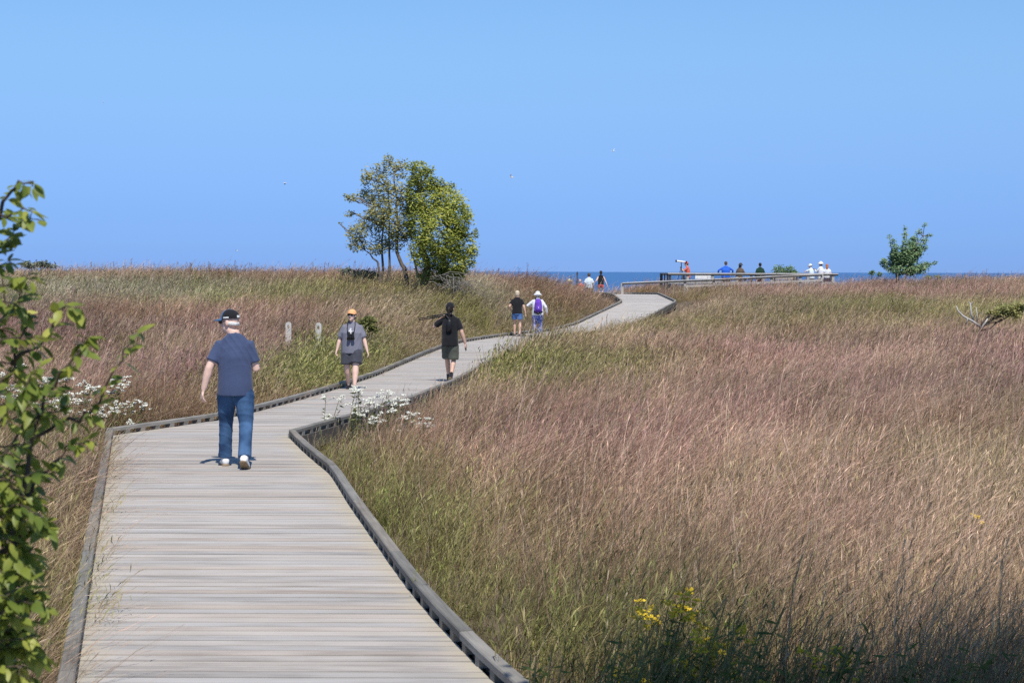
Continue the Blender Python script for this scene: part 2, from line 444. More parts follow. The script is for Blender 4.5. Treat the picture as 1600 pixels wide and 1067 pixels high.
def build_boardwalk():
    bw = empty('boardwalk', (0, 9, 0), label='weathered grey plank boardwalk winding through the grass', cat='boardwalk', kind='structure')
    inv = Vector((0, -9, 0))
    # matched stations on both sides: boards run across the walk
    tl = [p for p in LP]; tr = [p for p in RP]
    def lx(y): return float(np.interp(y, LP[:, 1], LP[:, 0]))
    def rx(y): return float(np.interp(y, RP[:, 1], RP[:, 0]))
    W = 0.142
    ys = []
    y = 2.0
    while y < 90:
        ys.append(y)
        # path length per board along the centre line
        d = Vector((((lx(y + .1) + rx(y + .1)) - (lx(y - .1) + rx(y - .1))) / 2, 0.2))
        y += W * abs(d.normalized().y)
    rest_v, rest_f, rest_m = [], [], []
    mid = 0
    for i in range(len(ys) - 1):
        y0, y1 = ys[i], ys[i + 1]
        g = random.uniform(0.006, 0.011)
        a0 = Vector((lx(y0) - 0.03, y0 + g / 2)); a1 = Vector((lx(y1) - 0.03, y1 - g / 2))
        b0 = Vector((rx(y0) + 0.03, y0 + g / 2)); b1 = Vector((rx(y1) + 0.03, y1 - g / 2))
        e = random.uniform(-0.012, 0.0)
        a0.x += e; a1.x += e
        c = (a0 + a1 + b0 + b1) / 4
        zc = float(deck_z(c.y)) + random.uniform(-0.003, 0.003)
        sl = float(deck_z(c.y + .1) - deck_z(c.y - .1)) / 0.2
        tilt = random.uniform(-0.010, 0.010)
        pts = []
        for q in (a0, b0, b1, a1):
            pts.append(Vector((q.x - c.x, q.y - c.y, (q.y - c.y) * (sl + tilt))))
        T = 0.038
        bvl = 0.006
        top = pts; bot = [q - Vector((0, 0, T)) for q in pts]
        sh = [q - Vector((0, 0, bvl)) for q in pts]
        ins = [Vector((q.x * 0.998, q.y * 0.92, q.z)) for q in top]
        vs = ins + sh + bot
        fs = [(0, 1, 2, 3)] + [(j, 4 + j, 4 + (j + 1) % 4, (j + 1) % 4) for j in range(4)] + [(4 + j, 8 + j, 8 + (j + 1) % 4, 4 + (j + 1) % 4) for j in range(4)]
        if y0 > 8.2 and mid < 290:
            mid += 1
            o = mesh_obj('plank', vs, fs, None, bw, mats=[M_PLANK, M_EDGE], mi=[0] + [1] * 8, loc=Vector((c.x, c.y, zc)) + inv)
        else:
            b = len(rest_v)
            rest_v += [v + Vector((c.x, c.y, zc)) + inv for v in vs]
            rest_f += [tuple(q + b for q in f) for f in fs]
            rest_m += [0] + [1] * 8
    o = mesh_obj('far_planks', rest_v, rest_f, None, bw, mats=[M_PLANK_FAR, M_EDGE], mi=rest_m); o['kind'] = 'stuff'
    # the last leg, turning left towards the beach
    LL = [Vector((5.3, 90.0)), Vector((5.15, 91.6)), Vector((4.2, 93.6)), Vector((2.4, 95.0))]
    RR = [Vector((7.7, 90.0)), Vector((7.72, 92.2)), Vector((6.6, 95.2)), Vector((3.6, 97.2))]
    v, f = [], []
    n = 50
    def at(P, t):
        t *= len(P) - 1; k = min(int(t), len(P) - 2); return P[k].lerp(P[k + 1], t - k)
    for i in range(n):
        q = [at(LL, i / n + .0012), at(RR, i / n + .0012), at(RR, (i + 1) / n - .0012), at(LL, (i + 1) / n - .0012)]
        b = len(v)
        for dz in (0, -0.038):
            v += [Vector((p.x, p.y, float(deck_z(p.y)) + dz)) + inv for p in q]
        f += [(b, b + 1, b + 2, b + 3)] + [(b + j, b + 4 + j, b + 4 + (j + 1) % 4, b + (j + 1) % 4) for j in range(4)]
    o = mesh_obj('turning_planks', v, f, M_PLANK_FAR, bw); o['kind'] = 'stuff'
    # kerb rails on blocks, both sides
    Lf = [Vector(p) for p in LP] + LL[1:]
    Rf = [Vector(p) for p in RP] + RR[1:]
    blocks = []
    for side, P in ((1, Lf), (-1, Rf)):
        P = smooth_poly([(p.x, p.y) for p in P if p.y > -2], 2)
        C = offset_poly(P, side * 0.058)
        # split at true corners so that timbers butt there
        runs, cur = [], [C[0]]
        for i in range(1, len(C)):
            cur.append(C[i])
            if i < len(C) - 1 and (C[i] - C[i - 1]).angle(C[i + 1] - C[i]) > R(24):
                runs.append(cur); cur = [C[i]]
        runs.append(cur)
        for run in runs:
            # lengths of about three metres, following the bends
            S = resample(run, 0.25) + [run[-1]]
            S = [s for i, s in enumerate(S) if i == 0 or (s - S[i - 1]).length > 0.02]
            k = 12
            for s0 in range(0, len(S) - 1, k):
                seg = S[s0:s0 + k + 1]
                if len(seg) < 2: continue
                if seg[0].y < 1.5: continue
                c = seg[len(seg) // 2]
                t = (seg[-1] - seg[0]).normalized()
                rz = math.atan2(t.y, t.x)
                mi = Matrix.Rotation(-rz, 2)
                zc = float(deck_z(c.y)); jz = random.uniform(-0.003, 0.003)
                prof = [(-.044, .0), (.044, .0), (.044, .040), (.037, .048), (-.037, .048), (-.044, .040)]
                vs, fs = [], []
                for i, p in enumerate(seg):
                    a = seg[max(i - 1, 0)]; b = seg[min(i + 1, len(seg) - 1)]
                    tt = (b - a).normalized(); nn = Vector((-tt.y, tt.x))
                    pp = p.copy()
                    if i == 0 and s0 > 0: pp += tt * 0.003
                    for (u, h) in prof:
                        q = pp + nn * u - c
                        q = mi @ q
                        vs.append((q.x, q.y, h + 0.058 + jz + float(deck_z(pp.y)) - zc))
                m_ = len(prof)
                for i in range(len(seg) - 1):
                    for j in range(m_):
                        fs.append((i * m_ + j, i * m_ + (j + 1) % m_, (i + 1) * m_ + (j + 1) % m_, (i + 1) * m_ + j))
                fs.append(tuple(range(m_ - 1, -1, -1))); fs.append(tuple((len(seg) - 1) * m_ + j for j in range(m_)))
                o = mesh_obj('kerb_rail', vs, fs, M_RAIL, bw, loc=Vector((c.x, c.y, zc)) + inv)
                o.rotation_euler.z = rz
            B = resample(run, 0.36)
            for i, p in enumerate(B):
                q = B[min(i + 1, len(B) - 1)] - B[max(i - 1, 0)] if len(B) > 1 else Vector((0, 1))
                if p.y > 1.5: blocks.append((p, math.atan2(q.y, q.x)))
            # edge beam under the boards, its dark colour standing in for kerb-gap shade
            E = MB()
            S2 = offset_poly(run, side * 0.030)
            for a, b in zip(S2[:-1], S2[1:]):
                if b.y < 1.5 or (b - a).length < 0.05: continue
                mdl = (a + b) / 2; t = b - a
                za, zb = float(deck_z(a.y)), float(deck_z(b.y))
                E.box(Vector((mdl.x, mdl.y, (za + zb) / 2 - 0.107)) + inv, (t.length, 0.06, 0.21), rot=Euler((0, -math.atan2(zb - za, t.length), math.atan2(t.y, t.x))))
            if E.v: E.build('edge_beam', M_BEAM, bw)
    bm_ = MB(); bm_.box((0, 0, 0.029), (0.10, 0.086, 0.058))
    proto = bm_.build('rail_block', M_RAIL, bw)
    bme = proto.data
    bpy.data.objects.remove(proto)
    blocks.sort(key=lambda q: q[0].y if q[0].y > 8.5 else 500)
    far = MB()
    for i, (p, rz) in enumerate(blocks):
        if i < 290:
            link_mesh('rail_block', bme, bw, Vector((p.x, p.y, float(deck_z(p.y)))) + inv, (0, 0, rz))
        else:
            far.box(Vector((p.x, p.y, float(deck_z(p.y)) + 0.029)) + inv, (0.10, 0.086, 0.058), rz)
    o = far.build('far_rail_blocks', M_RAIL, bw); o['kind'] = 'stuff'
    # short posts carrying the walk
    for k, yy in enumerate(np.arange(9, 88, 2.4)):
        for s, fx in ((1, lx), (-1, rx)):
            b = MB(); x = fx(yy) + (-0.02 if s == 1 else 0.02) + s * 0.1
            zt = float(deck_z(yy)) - 0.05; zb = gz(x, yy) - 0.3
            b.box(Vector((x, yy, (zt + zb) / 2)) + inv, (0.1, 0.1, zt - zb)); b.build('support_post', M_BEAM, bw)
build_boardwalk()
# ------------------------------------------------------------------ tall grass
def grass_mat():
    m = bpy.data.materials.new('prairie_grass_blades')
    m.use_nodes = True
    t = m.node_tree
    t.nodes.clear()
    out = nd(t, 'ShaderNodeOutputMaterial')
    bl = nd(t, 'ShaderNodeAttribute', _attribute_name='bl')
    ti = nd(t, 'ShaderNodeAttribute', _attribute_name='tint', _attribute_type='INSTANCER')
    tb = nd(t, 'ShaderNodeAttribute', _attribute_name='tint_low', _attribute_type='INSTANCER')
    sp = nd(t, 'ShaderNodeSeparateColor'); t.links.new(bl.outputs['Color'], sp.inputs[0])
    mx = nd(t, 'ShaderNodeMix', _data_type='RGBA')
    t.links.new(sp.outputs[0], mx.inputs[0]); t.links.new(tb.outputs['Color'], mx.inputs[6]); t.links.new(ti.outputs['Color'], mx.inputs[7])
    # straw-coloured stems among the others
    m2 = nd(t, 'ShaderNodeMix', _data_type='RGBA'); t.links.new(sp.outputs[2], m2.inputs[0])
    t.links.new(mx.outputs[2], m2.inputs[6]); m2.inputs[7].default_value = (0.50, 0.385, 0.285, 1)
    m3 = nd(t, 'ShaderNodeMix', _data_type='RGBA', _blend_type='MULTIPLY'); m3.inputs[0].default_value = 1.0
    cc = nd(t, 'ShaderNodeCombineColor')
    for i in range(3): t.links.new(sp.outputs[1], cc.inputs[i])
    sc = nd(t, 'ShaderNodeVectorMath', _operation='SCALE'); t.links.new(cc.outputs[0], sc.inputs[0]); sc.inputs['Scale'].default_value = 2.35
    t.links.new(m2.outputs[2], m3.inputs[6]); t.links.new(sc.outputs[0], m3.inputs[7])
    d = nd(t, 'ShaderNodeBsdfDiffuse'); t.links.new(m3.outputs[2], d.inputs[0])
    tr = nd(t, 'ShaderNodeBsdfTranslucent'); t.links.new(m3.outputs[2], tr.inputs[0])
    ms = nd(t, 'ShaderNodeMixShader'); ms.inputs[0].default_value = 0.24
    t.links.new(d.outputs[0], ms.inputs[1]); t.links.new(tr.outputs[0], ms.inputs[2])
    t.links.new(ms.outputs[0], out.inputs[0])
    return m
M_GRASS = grass_mat()
PROTO = bpy.data.collections.new('grass_clump_shapes')      # instanced only

def blade(V, F, C, base, h, az, lean, width, face, rng, jit, straw, spike=0.0, top_taper=0.2, nseg=4, wind=(1, 0.12)):
    """one stem: a narrow ribbon that bows with the wind; optional feathery seed head"""
    b = len(V)
    fx, fy = math.cos(face), math.sin(face)
    pts = []
    for i in range(nseg + 1):
        u = i / nseg
        bend = lean * u ** 1.9
        spread = 0.30 * u
        x = base[0] + h * (bend * wind[0] + spread * math.cos(az))
        y = base[1] + h * (bend * wind[1] + spread * math.sin(az))
        z = h * (u - 0.32 * abs(lean) * u ** 2.4)
        pts.append((x, y, z))
        w = width * (1.0 - (1 - top_taper) * u)
        V.append((x - fx * w / 2, y - fy * w / 2, z)); V.append((x + fx * w / 2, y + fy * w / 2, z))
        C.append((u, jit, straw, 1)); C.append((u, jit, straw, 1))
    for i in range(nseg):
        q = b + 2 * i
        F.append((q, q + 1, q + 3, q + 2))
    if spike:
        n = rng.integers(4, 7)
        for k in range(n):
            u = 0.52 + 0.48 * (k + rng.random()) / n
            s = u * nseg; i = min(int(s), nseg - 1); fr = s - i
            p = np.array(pts[i]) * (1 - fr) + np.array(pts[i + 1]) * fr
            a2 = rng.random() * 6.28
            L = spike * (0.7 + 0.6 * rng.random())
            sd = np.array(pts[i + 1]) - np.array(pts[i]); sd = sd / np.linalg.norm(sd)
            d = sd + np.array([0.26 * math.cos(a2) + 0.1, 0.26 * math.sin(a2), 0.0]); d = d / np.linalg.norm(d) * L
            n_ = np.array([-math.sin(a2), math.cos(a2), 0]) * width * 0.42
            q = len(V)
            for pt in (p, p + d * 0.5 + n_, p + d, p + d * 0.5 - n_):
                V.append(tuple(pt)); C.append((min(1, u + .1), min(1, jit * 1.12), straw, 1))
            F.append((q, q + 1, q + 2, q + 3))

def clump(name, n, rad, hr, width, lean, spike, seed, straw_p=0.16, leafy=0.0, upright=False):
    rng = np.random.default_rng(seed)
    V, F, C = [], [], []
    for i in range(n):
        r = rad * math.sqrt(rng.random()); a = rng.random() * 6.283
        base = (r * math.cos(a), r * math.sin(a))
        tall = rng.random() < 0.55
        h = hr[0] + (hr[1] - hr[0]) * rng.random()
        if not tall: h *= 0.62
        if rng.random() < .05: h *= 1.22
        l = lean * (0.1 + 1.5 * rng.random() ** 1.2)
        st = 1.0 if rng.random() < straw_p else 0.0
        st *= 0.35 + 0.65 * rng.random()
        jit = min(1.0, (0.34 + 0.40 * rng.random()) * (1.5 if rng.random() < 0.2 else 1.0))
        blade(V, F, C, base, h, a + rng.normal() * .6, l, width * (0.8 + 0.6 * rng.random()) * (1.3 if not tall else 1.0), rng.normal() * 0.9, rng, jit, st,
              spike if (tall and rng.random() < 0.8) else 0.0, wind=(1, rng.normal() * 0.25))
        if leafy and tall:
            for k in range(int(leafy)):
                u = 0.2 + 0.75 * (k + rng.random()) / leafy
                px = base[0] + h * (l * u ** 1.9 + .30 * u * math.cos(a)); py = base[1] + h * .30 * u * math.sin(a); pz = h * (u - .32 * l * u ** 2.4)
                a2 = rng.random() * 6.28; L = (0.12 + 0.10 * rng.random()) * (1.1 - 0.5 * u)
                d = np.array([0.6 * math.cos(a2) + 0.2, 0.6 * math.sin(a2), 0.85]); s_ = np.array([-math.sin(a2), math.cos(a2), 0.0]) * width * 0.95
                p = np.array([px, py, pz]); q = len(V)
                for pt in (p, p + d * L * .45 + s_, p + d * L - np.array([0, 0, L * .25]), p + d * L * .45 - s_):
                    V.append(tuple(pt)); C.append((min(1, u), jit, 0, 1))
                F.append((q, q + 1, q + 2, q + 3))
    me = bpy.data.meshes.new(name)
    me.from_pydata(V, [], F)
    at = me.attributes.new('bl', 'FLOAT_COLOR', 'POINT')
    at.data.foreach_set('color', np.array(C, dtype=np.float32).ravel())
    me.materials.append(M_GRASS)
    o = bpy.data.objects.new(name, me)
    PROTO.objects.link(o)

NV = 6
for i in range(NV): clump('clump_%02d' % i, 25, 0.10, (0.52, 1.04), 0.0050, 0.48, 0.070, 100 + i)                     # near bluestem
for i in range(NV): clump('clump_%02d' % (NV + i), 24, 0.12, (0.52, 1.02), 0.0078, 0.56, 0.095, 200 + i)              # mid
for i in range(NV): clump('clump_%02d' % (2 * NV + i), 23, 0.17, (0.50, 0.95), 0.0130, 0.60, 0.13, 300 + i)            # far
for i in range(NV): clump('clump_%02d' % (3 * NV + i), 24, 0.17, (0.45, 0.85), 0.0045, 0.34, 0.0, 400 + i, 0.10, 6.0)  # leafy green, near
for i in range(NV): clump('clump_%02d' % (4 * NV + i), 24, 0.24, (0.45, 0.80), 0.010, 0.34, 0.0, 500 + i, 0.10, 5.0)   # leafy green, far

# plant colours (linear): seed heads and tops / lower leaves, deepened with painted self-shadow
PINK = (0.410, 0.235, 0.200); MAUVE = (0.270, 0.158, 0.146); TAN = (0.470, 0.335, 0.225); RUST = (0.270, 0.135, 0.088)
STRAW = (0.46, 0.37, 0.24); OLIVE = (0.255, 0.225, 0.090); GREEN = (0.150, 0.195, 0.045); YGREEN = (0.275, 0.300, 0.070); PALE = (0.42, 0.42, 0.30)
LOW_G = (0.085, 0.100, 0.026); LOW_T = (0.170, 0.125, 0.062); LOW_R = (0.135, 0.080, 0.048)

FRESH = (0.210, 0.285, 0.055)
# stands of one kind: centre x, y, radius x, radius y, weight, top colour, leafy share
STANDS = [
    # right field, near to far
    (0.3, 10.0, 0.9, 2.5, 1.2, GREEN, 0.45), (-0.6, 15.0, 0.6, 3.0, .9, OLIVE, 0.30), (-1.3, 20.0, 0.6, 3.0, .8, RUST, 0.15), (.6, 15.5, 1.0, 2.0, 1.0, RUST, .1),
    (3.0, 9.0, 2.5, 1.6, 0.9, TAN, 0.15), (3.0, 13.0, 3.0, 2.6, 1.2, TAN, 0.06), (1.4, 18.0, 2.2, 3.0, 1.2, PINK, 0.04), (1.6, 24.0, 3.0, 3.5, 1.1, PINK, 0.03),
    (5.2, 19.8, 1.6, 2.2, 1.2, OLIVE, 0.35), (7.5, 21.0, 2.2, 3.0, 1.0, TAN, 0.2), (5.5, 15.5, 2.0, 2.0, 0.9, STRAW, 0.15), (1.0, 12.5, 1.0, 1.0, 0.5, OLIVE, 0.2),
    (6.0, 30.0, 6.5, 5.0, 1.4, MAUVE, 0.02), (1.5, 30.0, 3.5, 4.0, 1.0, RUST, 0.03), (9.0, 40.0, 8.0, 5.0, 1.5, PINK, 0.03), (4.2, 44.0, 3.0, 2.2, 1.6, PINK, 0.0),
    (12.0, 36.0, 4.0, 4.0, 1.3, MAUVE, 0.0), (10.0, 49.0, 9.0, 3.0, 1.0, TAN, 0.05), (15.0, 47.0, 3.5, 3.5, 1.3, PINK, 0.0),
    (0.3, 37.0, 1.7, 6.0, 2.6, YGREEN, 0.75), (2.2, 41.0, 1.9, 4.0, 1.5, YGREEN, 0.55), (3.0, 54.0, 2.5, 4.0, 1.2, OLIVE, 0.4),
    (10.0, 60.0, 5.0, 5.0, 1.2, OLIVE, 0.4), (19.0, 65.0, 5.0, 5.0, 1.2, YGREEN, 0.35), (8.5, 70.0, 2.5, 6.0, 1.1, STRAW, 0.25), (24.0, 58.0, 5.0, 4.0, 1.0, TAN, 0.1),
    (13.5, 72.0, 3.0, 5.0, 1.2, GREEN, 0.5), (12.0, 84.0, 6.0, 6.0, 1.4, PINK, 0.08), (9.3, 86.0, 1.6, 4.0, 1.5, YGREEN, 0.5), (24.0, 84.0, 5.0, 6.0, 1.0, PINK, 0.1), (28.0, 74.0, 4.0, 5.0, 1.1, YGREEN, 0.4),
    (18.0, 92.0, 8.0, 5.0, 1.1, MAUVE, 0.08), (30.0, 92.0, 5.0, 5.0, 1.0, TAN, 0.15),
    # left side
    (-3.3, 12.0, 1.2, 4.0, 1.2, OLIVE, 0.5), (-4.4, 17.0, 1.3, 4.0, 1.2, MAUVE, 0.3), (-5.7, 21.0, 1.2, 3.0, 1.2, OLIVE, 0.45),
    (-6.0, 27.0, 2.4, 3.0, 1.3, RUST, 0.06), (-7.0, 36.0, 3.5, 6.0, 1.5, MAUVE, 0.06), (-8.5, 40.0, 2.0, 3.0, 1.3, TAN, .15), (-10.5, 33.0, 2.0, 3.0, 1.0, TAN, .12), (-4.25, 37.0, .75, 4.5, 7.0, FRESH, 1.0), (-3.5, 44.5, 0.7, 3.0, 2.5, GREEN, 0.8), (-5.0, 28.5, 0.7, 2.0, 1.0, OLIVE, 0.5),
    (-12.0, 44.0, 5.0, 7.0, 1.3, MAUVE, 0.03), (-14.5, 62.0, 4.5, 6.0, 3.2, PALE, 0.6), (-8.0, 61.0, 4.0, 4.0, 1.8, YGREEN, 0.45), (-9.0, 53.0, 2.5, 3.0, 1.0, RUST, 0.05),
    (-11.0, 71.0, 5.0, 3.5, 1.4, RUST, 0.08), (-5.5, 66.0, 2.5, 4.0, 1.2, OLIVE, 0.3), (-18.0, 70.0, 5.0, 4.0, 1.3, TAN, 0.2), (-3.0, 55.5, 1.6, 3.0, 1.6, STRAW, 0.35), (-1.6, 60.0, 1.5, 3.0, 1.6, YGREEN, 0.5),
    (-4.5, 73.0, 3.0, 4.0, 1.2, RUST, 0.1), (1.0, 72.0, 2.0, 4.0, 1.4, RUST, 0.1), (2.6, 70.0, 1.2, 3.0, 1.2, YGREEN, 0.5), (0.5, 80.0, 3.0, 4.0, 1.2, MAUVE, 0.12), (-1.5, 67.0, 2.0, 3.0, 1.2, PALE, 0.4),
]

def build_grass():
    rng = np.random.default_rng(11)
    P = []
    def scatter(y0, y1, dens):
        xm = lambda y: y * 0.31 + 3.5
        A = (y1 - y0) * 2 * xm(y1)
        n = int(A * dens)
        x = rng.uniform(-xm(y1), xm(y1), n); y = rng.uniform(y0, y1, n)
        k = np.abs(x) < y * 0.31 + 3.5
        P.append(np.stack([x[k], y[k]], 1))
    scatter(5.5, 13, 22); scatter(13, 22, 20); scatter(22, 34, 15); scatter(34, 50, 12); scatter(50, 66, 10); scatter(66, 84, 8); scatter(84, 106, 6)
    P = np.concatenate(P)
    x, y = P[:, 0], P[:, 1]
    dl = np.interp(y, LP[:, 1], LP[:, 0]); dr = np.interp(y, RP[:, 1], RP[:, 0])
    out = np.maximum(dl - x, x - dr)                       # distance outside the walk
    keep = (out > np.where((x < dl) & (y < 23), .15, .22)) | (y > 90)
    # the last leg of the walk and the sandy way down to the beach
    keep &= ~((y > 89) & (y < 99) & (x > 1.5) & (x < 8.0)) | (y > 106)
    keep &= ~((np.abs(x - 4.2) < 1.3) & (y > 96))
    # the look-out platform
    keep &= ~((x > 8.5) & (x < 19.0) & (y > 95.2) & (y < 103))
    # thin ground cover: leave gaps
    gap = fbm(x, y, 0.9, 2.2) + 0.5 * fbm(x, y, 0.35, 1.2)
    keep &= ~((gap < -0.75) & (rng.random(len(x)) < 0.7))
    x, y, out = x[keep], y[keep], out[keep]
    n = len(x)
    z = ground_z(x, y) - 0.02
    # colour by stand
    wx = x + 0.7 * fbm(x, y, 1.6, .4); wy = y + 2.0 * fbm(x, y, 3.0, .9)
    wsum = np.full(n, 0.28); colr = np.tile(np.array(TAN) * 0.28 * .5 + np.array(MAUVE) * 0.28 * .5, (n, 1)); leaf = np.full(n, 0.28 * 0.08)
    for (cx, cy, rx, ry, w, c, lf) in STANDS:
        k = w * np.exp(-((wx - cx) / rx) ** 2 - ((wy - cy) / ry) ** 2)
        wsum += k; colr += k[:, None] * np.array(c); leaf += k * lf
    # greener, leafier growth right beside the boards on the near right
    ke = np.exp(-((x - np.interp(y, RP[:, 1], RP[:, 0])) / (0.66 + .3 * fbm(x, y, 1.5, 2.0))) ** 2) * (x > np.interp(y, RP[:, 1], RP[:, 0]) - .3) * np.clip((24 - y) / 4, 0, 1) * 4.0
    ke = ke + 1.6 * np.exp(-((x - .9) / 1.1) ** 2 - ((y - 8.6) / 1.3) ** 2)
    wsum += ke; colr += ke[:, None] * np.array(GREEN) * 1.0; leaf += ke * .75
    colr /= wsum[:, None]; leaf /= wsum
    # plants differ within a stand
    mixc = np.array([PINK, MAUVE, TAN, RUST, STRAW, OLIVE, GREEN])
    pick = mixc[rng.choice(7, n, p=[.25, .24, .18, .15, .10, .05, .03])]
    a = rng.uniform(0, 0.55, n)[:, None]
    colr = colr * (1 - a) + pick * a
    mott = np.clip(0.93 + 0.36 * fbm(x, y, 0.9, 3.3) + 0.30 * fbm(x, y * .6, 3.2, 5.1) + rng.normal(0, .18, n), 0.38, 1.75)
    # drifts where one colour takes over
    for c_, s_, o_, k_ in ((RUST, 2.6, 9.1, .75), (MAUVE, 4.5, 6.3, .7), (TAN, 2.2, 3.7, .6), (OLIVE, 1.7, 8.3, .5)):
        a_ = (np.clip(fbm(x, y * .55, s_, o_) - .30, 0, .5) * 2 * k_ * (1 - np.clip(leaf * 1.8, 0, 1)))[:, None]
        colr = colr * (1 - a_) + np.array(c_) * a_
    colr = colr * mott[:, None]
    leafy = rng.random(n) < leaf * 0.95 + 0.05
    gcol = np.array([GREEN, FRESH, OLIVE])[rng.integers(0, 3, n)]
    colr[leafy] = colr[leafy] * 0.55 + gcol[leafy] * 0.45
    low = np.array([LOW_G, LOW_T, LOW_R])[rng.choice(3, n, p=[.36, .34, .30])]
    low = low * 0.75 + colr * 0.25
    # which clump shape, by how large it shows
    lod = np.where(y < 17, 0, np.where(y < 38, 1, 2))
    jit = rng.normal(0, 2.0, n)
    lod = np.where(y + jit < 17, 0, np.where(y + jit * 2 < 38, 1, 2))
    idx = lod * NV + rng.integers(0, NV, n)
    idx = np.where(leafy, np.where(y < 30, 3 * NV, 4 * NV) + rng.integers(0, NV, n), idx)
    scale = 0.66 + 0.55 * rng.random(n) ** 1.2 + 0.15 * fbm(x, y, 2.3, 1.9) + .10 * fbm(x, y, .8, 4.9)
    scale *= np.where(y > 60, 0.92 + 0.2 * rng.random(n), 1.0)
    # lower close to the boards so the kerb shows
    lowedge = np.where((x < dl[keep]) & (y < 23), np.interp(out, [0.15, .6], [0.78, 1.0]), np.where((x > dr[keep]) & (y < 20), np.interp(out, [0.2, .8], [0.80, 1.0]), np.interp(out, [0.2, 1.1], [0.60, 1.0]))); scale = scale * np.where(y < 90, lowedge, 1)
    # kept short beside the far stretch, so that the boards stay in sight, and in front of the slotted posts
    cut = (x > dr[keep]) * np.exp(-(np.maximum(out - .2, 0) / 2.2) ** 2) * np.clip((y - 49) / 4, 0, 1) * np.clip((90 - y) / 4, 0, 1)
    scale *= 1 - .66 * cut
    scale *= 1 - .55 * ((x > 2.2) & (x < 5.3) & (y > 80) & (y < 100))
    scale *= 1 - .45 * np.exp(-((x + 2.0) / .9) ** 2) * np.clip((y - 22.3) / .5, 0, 1) * (y < 25.2)      # open round the white flowers
    scale *= 1 - .40 * ((x > .1) & (x < 2.9) & (y < 8.7))                                            # and in the shaded corner
    scale *= 1 + .30 * np.exp(-((x + 4.3) / .8) ** 2 - ((y - 37) / 5) ** 2)
    for px_, D_ in ((450.5, 45.0), (497.5, 44.0)):
        q = (px_ - 800) / 2700 * D_; scale *= 1 - .62 * np.exp(-((x - q) / .5) ** 2) * np.clip((y - D_ + 5) / 1.5, 0, 1) * (y < D_ + .3)
    # tall leafy growth that hides the right kerb past the white flowers
    hid = (x > 0) * 0 + np.exp(-((x - np.interp(y, RP[:, 1], RP[:, 0]) - 0.6) / 0.8) ** 2) * np.clip((y - 33) / 3, 0, 1) * np.clip((51 - y) / 3, 0, 1)
    scale *= 1 + 0.42 * hid
    rot = np.stack([rng.normal(0, .12, n), rng.normal(0.0, .13, n) + .12 * fbm(x, y, 1.3, 7.7), rng.normal(0, .40, n) + .35 * fbm(x, y, 2.0, 6.1)], 1)
    me = bpy.data.meshes.new('prairie_grass')
    me.vertices.add(n)
    me.vertices.foreach_set('co', np.stack([x, y, z], 1).astype(np.float32).ravel())
    def attr(nm, ty, data, key):
        at = me.attributes.new(nm, ty, 'POINT'); at.data.foreach_set(key, np.ascontiguousarray(data).ravel())
    attr('tint', 'FLOAT_COLOR', np.concatenate([colr, np.ones((n, 1))], 1).astype(np.float32), 'color')
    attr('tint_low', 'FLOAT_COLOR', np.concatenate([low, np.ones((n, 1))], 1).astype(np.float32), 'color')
    attr('idx', 'INT', idx.astype(np.int32), 'value')
    attr('rot', 'FLOAT_VECTOR', rot.astype(np.float32), 'vector')
    attr('scl', 'FLOAT', scale.astype(np.float32), 'value')
    o = bpy.data.objects.new('prairie_grass', me); COL.objects.link(o)
    tag(o, 'tall reddish brown and green prairie grass leaning in the wind', 'grass', kind='stuff')
    ng = bpy.data.node_groups.new('clumps_on_points', 'GeometryNodeTree')
    ng.interface.new_socket('Geometry', in_out='INPUT', socket_type='NodeSocketGeometry')
    ng.interface.new_socket('Geometry', in_out='OUTPUT', socket_type='NodeSocketGeometry')
    gi = ng.nodes.new('NodeGroupInput'); go = ng.nodes.new('NodeGroupOutput')
    ci = ng.nodes.new('GeometryNodeCollectionInfo'); ci.inputs['Collection'].default_value = PROTO
    ci.inputs['Separate Children'].default_value = True; ci.inputs['Reset Children'].default_value = True
    ip = ng.nodes.new('GeometryNodeInstanceOnPoints'); ip.inputs['Pick Instance'].default_value = True
    def na(nm, ty):
        q = ng.nodes.new('GeometryNodeInputNamedAttribute'); q.data_type = ty; q.inputs['Name'].default_value = nm
        return q.outputs['Attribute']
    ng.links.new(gi.outputs[0], ip.inputs['Points']); ng.links.new(ci.outputs[0], ip.inputs['Instance'])
    ng.links.new(na('idx', 'INT'), ip.inputs['Instance Index'])
    er = ng.nodes.new('FunctionNodeEulerToRotation'); ng.links.new(na('rot', 'FLOAT_VECTOR'), er.inputs[0]); ng.links.new(er.outputs[0], ip.inputs['Rotation'])
    ng.links.new(na('scl', 'FLOAT'), ip.inputs['Scale'])
    ng.links.new(ip.outputs[0], go.inputs[0])
    return o, ng
GRASS, GRASS_NODES = build_grass()
# ------------------------------------------------------------------ trees, shrubs, flowers
F_PX, HOR = 2700.0, 424.5
def at(px, py, D):
    """a spot D metres ahead, as measured on the photograph once and then fixed in the place"""
    return Vector(((px - 800) / F_PX * D, D, CAMZ - (py - HOR) / F_PX * D))

